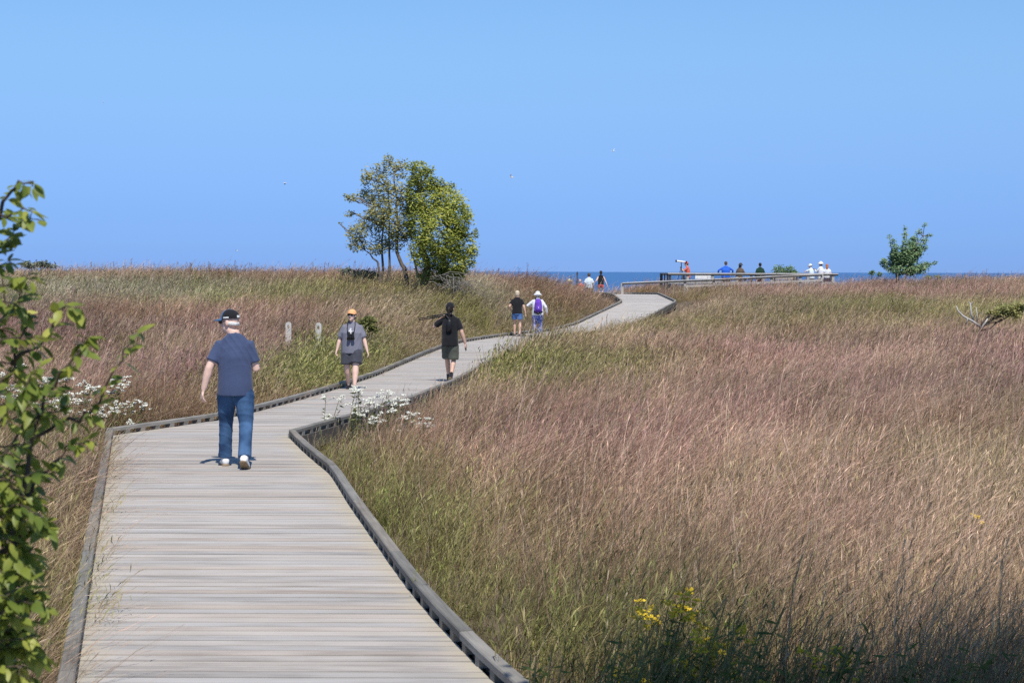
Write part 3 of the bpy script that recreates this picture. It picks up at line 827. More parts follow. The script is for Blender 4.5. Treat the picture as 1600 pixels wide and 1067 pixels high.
M_BARK = simple('grey_brown_bark', (0.13, 0.105, 0.08), 0.9, 0.35, 9.0, bump=0.6, bscale=30)
M_BARK_OLIVE = simple('mossy_bark', (0.20, 0.18, 0.09), 0.9, 0.35, 7.0, bump=0.6, bscale=30)
M_DEAD = simple('bleached_dead_wood', (0.46, 0.435, 0.40), 0.85, 0.2, 9.0, bump=0.4, bscale=40)
M_BRUSH = simple('grey_brush_wood', (0.20, 0.185, 0.16), 0.9, 0.25, 9.0)
M_TWIG = simple('dark_twig', (0.075, 0.055, 0.04), 0.85, 0.25, 20.0)
L_OPEN = leaf_mat('dull_green_leaves', [(0.15, (0.17, 0.185, 0.06)), (0.5, (0.35, 0.345, 0.12)), (0.85, (0.55, 0.50, 0.22))], 2.2, 0.35)
L_VINE = leaf_mat('yellow_green_vine_leaves', [(0.15, (0.10, 0.125, 0.022)), (0.40, (0.28, 0.32, 0.06)), (0.68, (0.50, 0.52, 0.10)), (0.95, (0.70, 0.66, 0.22))], 1.5, 0.38)
L_COTTON = leaf_mat('blue_green_leaves', [(0.15, (0.10, 0.175, 0.08)), (0.5, (0.21, 0.33, 0.15)), (0.9, (0.38, 0.47, 0.24))], 2.5, 0.28)
L_SHRUB = leaf_mat('olive_shrub_leaves', [(0.2, (0.09, 0.11, 0.03)), (0.55, (0.18, 0.195, 0.055)), (0.9, (0.32, 0.30, 0.11))], 3.0, 0.3)
L_GREY = leaf_mat('grey_shrub_leaves', [(0.2, (0.11, 0.13, 0.09)), (0.6, (0.22, 0.24, 0.17)), (0.9, (0.33, 0.34, 0.26))], 3.0, 0.25)
L_FORB = leaf_mat('weed_leaves', [(0.15, (0.045, 0.075, 0.018)), (0.55, (0.105, 0.145, 0.035)), (0.9, (0.22, 0.22, 0.07))], 6.0, 0.3)
L_FRONT = leaf_mat('glossy_front_leaves', [(0.1, (0.030, 0.065, 0.012)), (0.5, (0.075, 0.135, 0.022)), (0.78, (0.17, 0.225, 0.035)), (0.95, (0.30, 0.32, 0.05))], 5.0, 0.38, 0.42, 0.4)
M_WHITE_FL = simple('white_florets', (0.66, 0.66, 0.57), 0.8, 0.12, 40.0)
M_YELLOW_FL = simple('yellow_florets', (0.72, 0.50, 0.03), 0.8, 0.22, 40.0)
M_STEM = simple('weed_stem', (0.16, 0.15, 0.06), 0.85, 0.3, 12.0)

def leaf_quads(C, size, rng, up=0.35, aspect=0.55, fold=0.18, droop=0.0):
    """small folded leaves at the points C, as numpy arrays"""
    n = len(C)
    a = rng.uniform(0, 2 * np.pi, n); e = rng.normal(-droop, 0.5, n)
    d = np.stack([np.cos(a) * np.cos(e), np.sin(a) * np.cos(e), np.sin(e)], 1)
    nr = rng.normal(0, 1, (n, 3)); nr[:, 2] += up * 3; nr[:, 1] -= up * 1.8
    nr -= d * (nr * d).sum(1, keepdims=True); nr /= np.linalg.norm(nr, axis=1, keepdims=True)
    s = np.cross(d, nr)
    L = (size * rng.uniform(0.65, 1.3, n))[:, None]
    W = L * aspect * 0.5
    V = np.stack([C, C + d * L * .45 + s * W - nr * W * fold, C + d * L, C + d * L * .45 - s * W - nr * W * fold], 1).reshape(-1, 3)
    b = np.arange(n)[:, None] * 4
    Fc = np.concatenate([b + np.array([0, 1, 2]), b + np.array([0, 2, 3])], 1).reshape(-1, 3)
    return V, Fc

def np_mesh(name, V, Fc, m, parent=None, loc=None):
    me = bpy.data.meshes.new(name)
    me.vertices.add(len(V)); me.vertices.foreach_set('co', V.astype(np.float32).ravel())
    k = Fc.shape[1]
    me.loops.add(Fc.size); me.loops.foreach_set('vertex_index', Fc.astype(np.int32).ravel())
    me.polygons.add(len(Fc)); me.polygons.foreach_set('loop_start', (np.arange(len(Fc)) * k).astype(np.int32))
    me.materials.append(m)
    me.update(calc_edges=True)
    return link_mesh(name, me, parent, loc if loc is not None else (0, 0, 0))

def cloud(lobes, n, rng, shell=0.5, gap=-0.25, freq=2.2, clump=0.0):
    """points spread through lobes (centre, radii), denser towards the outside, with holes"""
    vol = np.array([(l[1][0] * l[1][1] * l[1][2]) ** 0.72 for l in lobes]); vol /= vol.sum()
    out = []
    for l, w in zip(lobes, vol):
        k = int(n * w * 1.9) + 4
        d = rng.normal(0, 1, (k, 3)); d /= np.linalg.norm(d, axis=1, keepdims=True)
        r = (shell + (1.02 - shell) * rng.random(k) ** 0.7) * (1 + 0.16 * rng.normal(0, 1, k))
        p = np.array(l[0]) + d * r[:, None] * np.array(l[1])
        nz = fbm(p[:, 0] * 1.0 + p[:, 1] * .7, p[:, 2] + p[:, 1] * .3, 1 / freq, 1.3) + 0.6 * fbm(p[:, 0] - p[:, 1], p[:, 2] * 1.3, .45 / freq, 4.4)
        p = p[nz > gap]
        out.append(p[:int(n * w * 1.25)])
    return np.concatenate(out)

def limb(mb, a, b, r0, r1, rng, wob=0.08, n=5, sag=0.0, seg=6):
    a, b = Vector(a), Vector(b); L = (b - a).length
    pts = []
    for i in range(n + 1):
        u = i / n
        p = a.lerp(b, u)
        if 0 < i < n: p += Vector(rng.normal(0, wob * L, 3)) * 0.6
        p.z += sag * L * math.sin(math.pi * u)
        pts.append(p)
    mb.tube(pts, [r0 + (r1 - r0) * i / n for i in range(n + 1)], seg)
    return pts

def px_lobes(D, spec, depth=1.0):
    s = D / F_PX
    return [(tuple(at(cx, cy, D + dz)), (rx * s, max(rx, ry) * s * depth, ry * s)) for (cx, cy, rx, ry, dz) in spec]

def make_tree(name, label, D, base_px, trunks, spec, nleaf, size, lmat, bmat, seed, gap=-.3, twigs=4, trunk_r=.07, group=None, cat='tree', freq=2.2, depth=.9, twigm=None, up=.35, twr=.012, shell=.5):
    rng = np.random.default_rng(seed)
    bx = (base_px - 800) / F_PX * D
    base = Vector((bx, D, gz(bx, D)))
    t = empty(name, base, label=label, cat=cat, group=group)
    lobes = px_lobes(D, spec, depth)
    T = MB()
    tops = []
    for (pts, r) in trunks:
        P = [at(px, py, D + dz) for (px, py, dz) in pts]
        P[0].z = gz(P[0].x, P[0].y) - 0.1
        # subdivide with a little wander
        Q = [P[0]]
        for a, b in zip(P[:-1], P[1:]):
            for k in (0.33, 0.66): Q.append(a.lerp(b, k) + Vector(rng.normal(0, r * .5, 3)))
            Q.append(b)
        T.tube([q - base for q in Q], [max(r * (1 - 0.75 * i / (len(Q) - 1)), .008) for i in range(len(Q))], 8)
        tops += Q[2:]
    trunk = T.build('trunk', bmat, t, smooth=True)
    B = MB()
    for c, rad in lobes:
        c = Vector(c)
        src = min(tops, key=lambda q: (q - c).length + max(0, q.z - c.z) * 1.5)
        pts = limb(B, src - base, c - base, trunk_r * .45, trunk_r * .2, rng, .07)
        for k in range(max(1, int(twigs * min(1, rad[0] / .4)))):
            d = rng.normal(0, 1, 3); d /= np.linalg.norm(d); d[2] = d[2] * .6 + .25
            e = c + Vector(d * np.array(rad) * 0.95)
            limb(B, pts[rng.integers(2, len(pts))], e - base, trunk_r * .2, twr * .6, rng, .09, 4, seg=5)
    o = B.build('branches', twigm or bmat, t, smooth=True); o['kind'] = 'stuff'
    C = cloud(lobes, nleaf, rng, shell=shell, gap=gap, freq=freq)
    V, Fc = leaf_quads(C - np.array(base), size, rng, up + .25)
    np_mesh('crown', V, Fc, lmat, t)
    return t

make_tree('open_tree', 'slender open crowned tree with several thin dark trunks beside the vine covered tree', 64.0, 602,
          [([(594, 440, 0), (590, 410, 0), (570, 392, .2)], .06), ([(597, 440, .2), (597, 400, .2), (600, 330, .1)], .065), ([(605, 440, -.1), (608, 392, 0), (606, 290, 0)], .06),
           ([(644, 448, -.3), (632, 420, -.2), (620, 395, -.1), (619, 330, 0), (615, 265, .1)], .095)],
          [(588, 272, 21, 16, 0), (606, 254, 9, 12, 0), (625, 268, 14, 18, .3), (574, 308, 17, 14, .2), (551, 312, 11, 8, -.2), (604, 300, 22, 20, 0), (596, 330, 24, 20, -.2), (562, 366, 20, 20, 0), (582, 348, 22, 22, .3), (612, 345, 20, 30, -.2),
           (556, 384, 14, 10, 0), (590, 384, 24, 16, .2), (632, 312, 13, 32, .2), (622, 378, 18, 18, 0), (541, 308, 5, 5, 0), (532, 351, 3, 3, 0), (547, 335, 8, 6, 0), (572, 280, 8, 14, 0), (636, 350, 12, 30, 0)],
          7200, 0.10, L_OPEN, M_BARK, 21, gap=-.28, twigs=12, trunk_r=.07, twigm=M_BRUSH, freq=2.6, group=None, up=.7)
make_tree('vine_covered_tree', 'dense rounded tree smothered in yellow green vines on the dune', 63.5, 672,
          [([(664, 453, 0), (665, 430, 0), (662, 380, 0), (655, 300, 0)], .20), ([(690, 455, .4), (694, 420, .3), (700, 350, .2)], .15), ([(655, 452, -.3), (648, 410, -.3), (636, 380, -.3)], .06)],
          [(655, 264, 12, 12, 0), (643, 262, 8, 8, 0), (661, 286, 18, 20, 0), (646, 300, 12, 26, .2), (668, 312, 26, 26, 0), (696, 314, 26, 20, 0), (712, 340, 24, 30, -.3), (722, 384, 20, 26, -.2), (690, 366, 32, 40, -.5), (656, 348, 20, 36, .2), (704, 410, 28, 18, -.3), (664, 396, 24, 24, -.3),
           (739, 394, 7, 10, 0), (676, 430, 24, 16, .2), (700, 434, 22, 14, .1), (716, 424, 14, 10, 0), (742, 366, 4, 7, 0), (728, 338, 8, 6, .1), (673, 266, 5, 6, 0), (738, 412, 5, 6, 0), (702, 292, 9, 5, 0), (685, 290, 10, 10, 0)],
          19000, 0.10, L_VINE, M_BARK_OLIVE, 22, gap=-.5, twigs=4, trunk_r=.11, freq=2.3, up=.75, shell=.74)
make_tree('windswept_tree', 'small dark green tree blown to the right on the dune crest', 97.0, 1405,
          [([(1405, 440, 0), (1405, 420, 0), (1408, 395, 0), (1412, 365, 0)], .09), ([(1403, 440, .2), (1398, 415, .2), (1390, 380, .1)], .06), ([(1408, 440, -.2), (1422, 400, -.1), (1440, 368, 0)], .06)],
          [(1404 + (tx - 1404) * u + 3 * math.sin(9 * u + tx), 424 + (ty - 424) * u, 3.5 + 5.5 * math.sin(math.pi * min(1, .25 + .72 * u)), 3 + 4.2 * math.sin(math.pi * min(1, .25 + .72 * u)), .25 * math.sin(tx + 5 * u))
           for tx, ty in ((1443, 349), (1454, 365), (1461, 409), (1375, 405), (1390, 367), (1416, 355), (1443, 386), (1394, 390), (1444, 420), (1428, 370)) for u in (.35, .52, .68, .84, .98)] + [(1414, 402, 18, 14, 0), (1404, 420, 20, 9, 0), (1424, 422, 18, 8, 0), (1424, 392, 16, 14, 0)],
          8200, 0.12, L_COTTON, M_BARK, 23, gap=-.6, twigs=1, trunk_r=.06, freq=2.4, up=.7)
make_tree('broken_tree', 'half dead little tree with bleached bare limbs and one green side', 48.0, 1532,
          [([(1532, 535, 0), (1532, 512, 0), (1528, 507, 0)], .06)],
          [(1560, 488, 9, 5, 0), (1573, 482, 14, 8, 0), (1589, 478, 11, 7, .1), (1584, 490, 9, 4, 0), (1546, 486, 5, 3, 0), (1526, 519, 4, 7, 0), (1600, 474, 8, 5, 0)],
          1700, 0.085, L_OPEN, M_TWIG, 24, gap=-.4, twigs=3, trunk_r=.06, freq=3)
def dead_limbs():
    t = bpy.data.objects['broken_tree']; b = t.location; rng = np.random.default_rng(5)
    for pts, r in (([(1531, 508), (1520, 500), (1505, 492), (1497, 484), (1494, 476)], .036), ([(1521, 500), (1517, 487), (1516, 472), (1513, 470)], .030), ([(1516, 478), (1519, 470)], .018),
                   ([(1533, 512), (1541, 500), (1546, 491)], .036), ([(1527, 505), (1527, 490), (1525, 478)], .018), ([(1512, 495), (1510, 505)], .015), ([(1533, 515), (1548, 511), (1556, 503), (1566, 496)], .03)):
        m = MB(); P = [at(x, y, 48 + rng.normal(0, .08)) - b for x, y in pts]
        m.tube(P, [max(.01, r * (1 - .6 * i / (len(P) - 1))) for i in range(len(P))], 7); m.build('dead_limb', M_DEAD if pts[0][0] != 1533 or pts[-1][0] == 1546 else M_TWIG, t, smooth=True)
dead_limbs()

def make_shrub(name, label, D, base_px, spec, nleaf, size, lmat, seed, gap=-.4, group=None):
    rng = np.random.default_rng(seed)
    bx = (base_px - 800) / F_PX * D
    base = Vector((bx, D, gz(bx, D)))
    t = empty(name, base, label=label, cat='shrub', group=group)
    lobes = px_lobes(D, spec, .8)
    B = MB()
    for c, rad in lobes:
        for k in range(4):
            e = Vector(c) + Vector(rng.normal(0, .45, 3) * np.array(rad))
            limb(B, Vector(rng.normal(0, .08, 3)) * Vector((1, 1, 0)), e - base, .016, .006, rng, .06, 4, seg=5)
    B.build('stems', M_TWIG, t)
    C = cloud(lobes, nleaf, rng, shell=.35, gap=gap, freq=3)
    V, Fc = leaf_quads(C - np.array(base), size, rng)
    np_mesh('foliage', V, Fc, lmat, t)

make_shrub('low_shrub', 'low grey green shrub left of the open crowned tree', 66.0, 560, [(540, 424, 10, 6, 0), (565, 430, 18, 8, 0), (582, 432, 12, 8, 0)], 1100, .09, L_GREY, 31)
make_shrub('low_shrub', 'grey green shrub on the far left skyline behind the leafy branches', 70.0, 62, [(48, 416, 14, 6, 0), (66, 415, 12, 5, 0), (80, 417, 9, 4, 0)], 700, .10, L_GREY, 32)
make_shrub('low_shrub', 'small dark green shrub behind the woman in the orange cap', 43.0, 574, [(574, 506, 15, 12, 0), (585, 512, 10, 9, 0), (567, 514, 10, 8, 0)], 1000, .075, L_SHRUB, 33)
make_shrub('low_shrub', 'rounded green shrub beyond the middle of the lookout railing', 106.0, 1224, [(1216, 422, 10, 9, 0), (1231, 423, 11, 8, 0), (1242, 426, 7, 6, 0)], 900, .12, L_COTTON, 34)
make_shrub('low_shrub', 'tiny dark shrub on the crest right of the windswept tree', 99.0, 1458, [(1450, 432, 6, 3, 0), (1464, 431, 6, 3, 0)], 260, .10, L_COTTON, 35)
make_shrub('low_shrub', 'tiny dark shrub on the crest left of the windswept tree', 99.0, 1368, [(1362, 425, 4, 4, 0), (1374, 427, 4, 4, 0)], 220, .10, L_COTTON, 36)

def brush_pile():
    rng = np.random.default_rng(8)
    base = at(715, 452, 62.5); base.z = gz(base.x, base.y)
    t = empty('dead_brush', base, label='heap of grey dead branches at the foot of the vine covered tree', cat='brush')
    for k in range(38):
        a = at(rng.uniform(668, 722), rng.uniform(430, 452), 62.8 + rng.normal(0, .4)); 
        b = at(rng.uniform(695, 775), rng.uniform(442, 466), 62.0 + rng.normal(0, .6))
        b.z = max(b.z, gz(b.x, b.y) + .05)
        m = MB(); limb(m, a - base, b - base, rng.uniform(.008, .020), .005, rng, .05, 5, sag=rng.uniform(.0, .16), seg=5)
        m.build('dead_branch', M_BRUSH, t)
brush_pile()

# ---- shade tree to the right of the photographer (its shadow falls across the lower right corner)
def shade_tree():
    rng = np.random.default_rng(15)
    base = Vector((4.6, 4.6, gz(4.6, 4.6)))
    t = empty('shade_tree', base, label='leafy tree beside the photographer shading the near right corner', cat='tree')
    T = MB(); T.tube([Vector((0, 0, -.2)), Vector((-.05, 0, 1.2)), Vector((-.25, .1, 2.6)), Vector((-.6, .3, 4.2))], [.16, .13, .11, .06], 9)
    T.build('trunk', M_BARK, t, smooth=True)
    lobes = [((-2.6, 1.2, 4.9), (1.2, 1.2, .8)), ((-1.3, .9, 5.3), (1.3, 1.3, .9)), ((.2, .6, 5.2), (1.4, 1.3, 1.0)), ((1.2, 1.2, 4.9), (1.2, 1.2, .9)), ((-.4, 1.6, 4.8), (1.3, .9, .7)), ((-3.4, .8, 4.9), (.7, .8, .5)), ((-1.8, 1.3, 5.2), (.9, .7, .5))]
    B = MB()
    for c, r in lobes:
        p = limb(B, (-.25, .1, 2.6), c, .06, .02, rng, .05)
        for k in range(6): limb(B, p[-2], Vector(c) + Vector(rng.normal(0, .6, 3) * np.array(r)), .02, .006, rng, .06, 4, seg=5)
    B.build('branches', M_BARK, t)
    lobes += [((-2.2, 1.7, 5.0), (1.2, .8, .6)), ((-.6, 2.2, 4.9), (1.4, .8, .6)), ((.9, 2.2, 5.0), (1.3, .8, .6)), ((-3.3, 1.1, 4.95), (.8, .8, .5))]
    C = cloud(lobes, 15000, rng, shell=.1, gap=-.75, freq=1.6)
    V, Fc = leaf_quads(C, .13, rng); np_mesh('crown', V, Fc, L_SHRUB, t)
shade_tree()

# ---- flowering weeds
def weed(name, label, base, stems, h, kind, seed, group=None, spread=.16, head=.031, nhead=6, lean=.12, leaf=.085):
    """upright leafy stems with flat white heads or arching yellow plumes"""
    rng = np.random.default_rng(seed)
    base = Vector(base); base.z = gz(base.x, base.y)
    t = empty(name, base, label=label, cat='plant', group=group)
    S = MB(); LC = []; HC = []
    for i in range(stems):
        a = rng.uniform(0, 6.28); r = spread * math.sqrt(rng.random())
        b = Vector((r * math.cos(a), r * math.sin(a), 0)); hh = h * rng.uniform(.55, 1.08)
        tip = b + Vector((lean * hh + rng.normal(0, .07) + r * math.cos(a) * .8, rng.normal(0, .06), hh))
        m = b.lerp(tip, .5) + Vector((-.03, 0, .02))
        S.tube([b, m, tip], [.006, .005, .003], 5)
        for k in range(20):
            u = .15 + .8 * k / 20; LC.append(b.lerp(tip, u) + Vector(rng.normal(0, .012, 3)))
        if kind != 'none': HC.append([])
        for k in range(nhead):
            if kind == 'white':
                q = tip + Vector((rng.normal(0, .06), rng.normal(0, .06), rng.normal(-.02, .025)))
                S.tube([tip - Vector((0, 0, .10)), q], [.002, .0015], 4); HC[-1].append((q, rng.uniform(.6, 1.2) * head))
            elif kind == 'yellow':
                u = k / nhead; q = tip + Vector((.10 * u + rng.normal(0, .02), rng.normal(0, .03), .02 - .10 * u + rng.normal(0, .015))); HC[-1].append((q, head * (1.1 - .5 * u)))
    S.build('stems', M_STEM, t)
    V, Fc = leaf_quads(np.array([tuple(p) for p in LC]), leaf, rng, .3, .26 if kind == 'white' else .17, droop=.1); np_mesh('leaves', V, Fc, L_FORB, t)
    for grp in HC:
        pts = []
        for q, r in grp:
            for j in range(15 if kind == 'white' else 12):
                d = rng.normal(0, 1, 3); d /= np.linalg.norm(d); d[2] = abs(d[2]) * (.35 if kind == 'white' else .8)
                pts.append(np.array(q) + d * r * rng.uniform(.3, 1))
        V, Fc = leaf_quads(np.array(pts),   .024 if kind == 'white' else .021, rng, 2.2, .9)
        o = np_mesh('flower_head', V, Fc, M_WHITE_FL if kind == 'white' else M_YELLOW_FL, t); o['kind'] = 'stuff'
    return t

G1 = 'white flowering weeds beside the inside corner of the boardwalk'
weed('white_flower_plant', 'tall narrow white flowering weed nearest the inside kerb corner', (-2.40, 24.9, 0), 6, .84, 'white', 41, G1, spread=.10)
weed('white_flower_plant', 'pale thin white flowering weed left of the tall one at the kerb corner', (-2.66, 25.2, 0), 3, .74, 'white', 42, G1, head=.035, nhead=4, spread=.08)
weed('white_flower_plant', 'widest bushy white flowering weed in the middle of the kerb corner group', (-1.93, 24.4, 0), 15, .78, 'white', 43, G1, spread=.27)
weed('white_flower_plant', 'low white flowering weed on the right of the kerb corner group', (-1.42, 23.9, 0), 8, .62, 'white', 44, G1, spread=.15)
G2 = 'white flowering weeds behind the leafy branches on the left'
for i, (x, y, h, n) in enumerate(((-5.75, 24.9, .62, 7), (-6.1, 25.4, .85, 9), (-6.45, 25.0, .80, 9), (-6.75, 25.6, .98, 9), (-7.2, 25.0, .95, 8), (-7.55, 25.7, 1.0, 8))):
    weed('white_flower_plant', ['shortest white flowering weed beside the outer kerb corner', 'white flowering weed second from the outer kerb corner', 'white flowering weed third from the outer kerb corner',
          'tall white flowering weed fourth from the outer kerb corner', 'white flowering weed near the left edge, fifth from the kerb corner', 'white flowering weed at the left edge, furthest from the kerb corner'][i], (x, y, 0), n, h, 'white', 50 + i, G2, spread=.22, nhead=7)
G3 = 'goldenrod in the near right corner'
for i, (x, y, h, n) in enumerate(((.68, 9.25, .67, 5), (.86, 9.4, .71, 7), (1.04, 9.1, .65, 4), (1.33, 9.05, .66, 3), (1.72, 8.9, .60, 3), (4.0, 14.4, .60, 2))):
    weed('goldenrod_plant', ['goldenrod with dull yellow plumes, leftmost of the corner group', 'goldenrod with the largest bright yellow plumes', 'small yellow goldenrod just right of the largest one', 'lone bright yellow goldenrod in the shaded corner',
          'goldenrod with faded yellow plumes deepest in the corner shade', 'single yellow goldenrod standing out in the open field'][i], (x, y, 0), n, h, 'yellow', 60 + i, G3 if i < 5 else None, spread=.14, head=.026 if i < 5 else .018, nhead=7 if i < 5 else 5, lean=.16)
G4 = 'dark leafy weeds along the bottom right'
_wl = ['dark leafy weed at the left end of the shaded row', 'dark leafy weed below the dull yellow goldenrod', 'dark leafy weed below the largest goldenrod', 'dark leafy weed between the lone goldenrod and the bottom edge', 'dark leafy weed under the faded goldenrod', 'dark leafy weed right of the faded goldenrod', 'tall dark weed near the bottom right corner', 'dark leafy weed in the bottom right corner']
for i, (x, y, h) in enumerate(((.30, 8.5, .70), (.58, 8.6, .80), (.92, 8.6, .86), (1.25, 8.5, .80), (1.58, 8.4, .78), (1.92, 8.4, .74), (2.25, 8.3, .80), (2.58, 8.3, .70))):
    weed('leafy_weed', _wl[i], (x, y, 0), 14, h, 'none', 70 + i, G4, spread=.20, lean=.22, leaf=.08)

# ---- leafy branches close to the camera, left
def front_shrub():
    rng = np.random.default_rng(77)
    base = Vector((-1.95, 4.5, gz(-1.95, 4.5)))
    t = empty('leafy_shrub', base, label='green leafy shrub reaching into view close to the camera on the left', cat='shrub')
    def P(x, y, dz=0): return at(x, y, 4.6 + dz) - base
    root = Vector((0, 0, -.1))
    runs = [
        ([(-160, 900, 0), (-40, 900, .0), (10, 860, -.05), (30, 780, 0), (50, 690, 0), (75, 620, .05), (90, 585, .1)], .012, 20),
        ([(-150, 700, 0), (-70, 560, .1), (-30, 430, .05), (-8, 350, 0), (12, 312, 0), (32, 292, 0), (52, 294, 0)], .010, 13),
        ([(-30, 430, .05), (0, 400, .1), (15, 375, .1), (28, 350, .1)], .005, 9), ([(-8, 350, 0), (20, 335, -.05), (45, 330, -.08), (62, 346, -.08)], .004, 6),
        ([(50, 690, 0), (85, 665, .1), (125, 655, .1), (150, 640, .1), (172, 598, .08), (196, 550, .06), (214, 522, .05)], .006, 13),
        ([(-150, 700, 0), (-40, 640, .0), (20, 575, .1), (40, 510, .1), (32, 455, .1)], .008, 16), ([(20, 575, .1), (70, 520, .05), (100, 480, 0), (122, 492, 0)], .006, 12),
        ([(75, 620, .05), (105, 575, 0), (128, 540, 0), (140, 530, 0)], .005, 9), ([(30, 780, 0), (70, 740, .1), (105, 700, .1), (135, 690, .1)], .006, 12), ([(10, 860, -.05), (40, 830, 0), (62, 815, 0), (78, 836, 0)], .005, 9),
        ([(-160, 900, 0), (-50, 960, .0), (20, 950, 0), (55, 930, 0), (68, 958, 0)], .007, 12), ([(-160, 1000, 0), (-40, 1040, 0), (30, 1020, .0), (60, 1030, 0)], .008, 14),
        ([(-100, 800, .1), (-30, 740, .15), (20, 690, .2), (60, 650, .2), (95, 640, .2)], .007, 14), ([(-100, 520, 0), (-40, 470, 0), (10, 445, .0), (50, 440, -.05)], .006, 12), ([(-100, 680, -.1), (-20, 650, -.1), (35, 620, -.15), (60, 575, -.15)], .007, 13),
        ([(-90, 900, .2), (-20, 850, .2), (15, 800, .2), (45, 770, .2)], .007, 12), ([(-90, 1100, .1), (-20, 1080, .1), (20, 1060, .1), (48, 1075, .1)], .007, 12), ([(-100, 600, .2), (-20, 540, .25), (10, 490, .3), (0, 420, .3)], .007, 14),
        ([(-90, 860, -.1), (-20, 890, -.1), (20, 900, -.1), (40, 890, -.1)], .006, 10), ([(-90, 760, .0), (-10, 770, .0), (30, 850, .05), (45, 900, .05)], .006, 12), ([(-30, 980, .05), (10, 990, 0), (35, 985, 0)], .006, 9),
    ]
    for q in range(84):
        y0 = rng.uniform(430, 1090) if q % 3 == 0 else rng.uniform(740, 1100); x1 = rng.uniform(5, 58) + (42 * math.exp(-((y0 - 640) / 110) ** 2)); dz = rng.uniform(-.15, .35); y1 = y0 + rng.uniform(-60, 40)
        runs.append(([(-90, y0 + 40, dz), (-35, y0, dz), (x1 * .4, (y0 + y1) / 2 - 12, dz), (x1, y1, dz)], .004, 5))
    # the stem outside the picture that carries them
    st = MB()
    st.tube([root, P(-330, 1250), P(-250, 1050), P(-190, 850), P(-150, 700), P(-110, 560), P(-90, 500)], [.035, .033, .03, .026, .022, .016, .012], 8)
    for a in ((-160, 900), (-160, 1000), (-90, 1100)):
        st.tube([P(-215, a[1] + 30), P(*a)], [.02, .012], 6)
    st.build('stem', M_TWIG, t, smooth=True)
    spots = []
    for pts, r, nl in runs:
        Q = [P(*p) for p in pts]
        S = []
        for i in range(len(Q) - 1):
            for k in range(3): S.append(Q[i].lerp(Q[i + 1], k / 3) + Vector(rng.normal(0, .006, 3)))
        S.append(Q[-1])
        m = MB(); m.tube(S, [max(.0016, r * (1 - .8 * i / (len(S) - 1))) for i in range(len(S))], 6); m.build('branch', M_TWIG, t, smooth=True)
        for k in range(nl * 3):
            u = .15 + .85 * k / (nl * 3 - 1)
            s = u * (len(S) - 1); i = min(int(s), len(S) - 2)
            p = S[i].lerp(S[i + 1], s - i); d = (S[i + 1] - S[i]).normalized()
            spots.append((p, d, k))
    # leaf shapes: pointed oval, folded along the midrib and curled
    LM = []
    for v in range(5):
        curl = (-.10, -.25, .05, -.4, -.18)[v]; fold = (.25, .12, .3, .2, .05)[v]; ww = (.25, .23, .21, .26, .24)[v]
        prof = [(0, .02), (.12, .55), (.3, .95), (.5, 1.0), (.7, .75), (.87, .38), (1.0, 0.0)]
        vs, fs = [], []
        for x, w in prof:
            z = curl * x * x
            vs += [(x, 0, z), (x, w * ww, z + fold * w * ww), (x, -w * ww, z + fold * w * ww)]
        for i in range(len(prof) - 1):
            a = 3 * i; fs += [(a, a + 3, a + 4, a + 1), (a, a + 2, a + 5, a + 3)]
        vs += [(-.16, 0, .02), (0, .012, 0), (0, -.012, 0)]; n = len(vs); fs.append((n - 3, n - 2, n - 1))
        me = bpy.data.meshes.new('leaf'); me.from_pydata(vs, [], fs); me.materials.append(L_FRONT_OBJ); me.polygons.foreach_set('use_smooth', [True] * len(me.polygons)); LM.append(me)
    rest_v, rest_f = [], []
    order = list(range(len(spots))); rng.shuffle(order)
    # those that show largest become parts of their own
    vis = [i for i in order if (spots[i][0] + base).x > -0.300 * (spots[i][0] + base).y]
    first = set(vis[:295])
    for i, (p, d, k) in enumerate(spots):
        side = d.cross(Vector((0, 0, 1)));  side = side.normalized() if side.length > .01 else Vector((1, 0, 0))
        ld = (d * rng.uniform(.2, .8) + side * (1 if k % 2 else -1) * rng.uniform(.4, 1.0) + Vector((0, 0, rng.uniform(-.9, .25)))).normalized()
        nrm = Vector((rng.normal(0, .4), -.35 + rng.normal(0, .4), 1.0)); nrm = (nrm - ld * nrm.dot(ld)).normalized()
        y = nrm.cross(ld)
        L = rng.uniform(.031, .058)
        M = Matrix((ld, y, nrm)).transposed().to_4x4(); M = Matrix.Translation(p + ld * L * .16) @ M @ Matrix.Scale(L, 4)
        me = LM[rng.integers(0, 5)]
        if i in first:
            o = bpy.data.objects.new('leaf', me); COL.objects.link(o); o.parent = t; o.matrix_local = M
        else:
            b = len(rest_v); rest_v += [M @ v.co for v in me.vertices]; rest_f += [tuple(q + b for q in f.vertices) for f in me.polygons]
    o = mesh_obj('rest_of_leaves', rest_v, rest_f, L_FRONT_OBJ, t, smooth=True); o['kind'] = 'stuff'

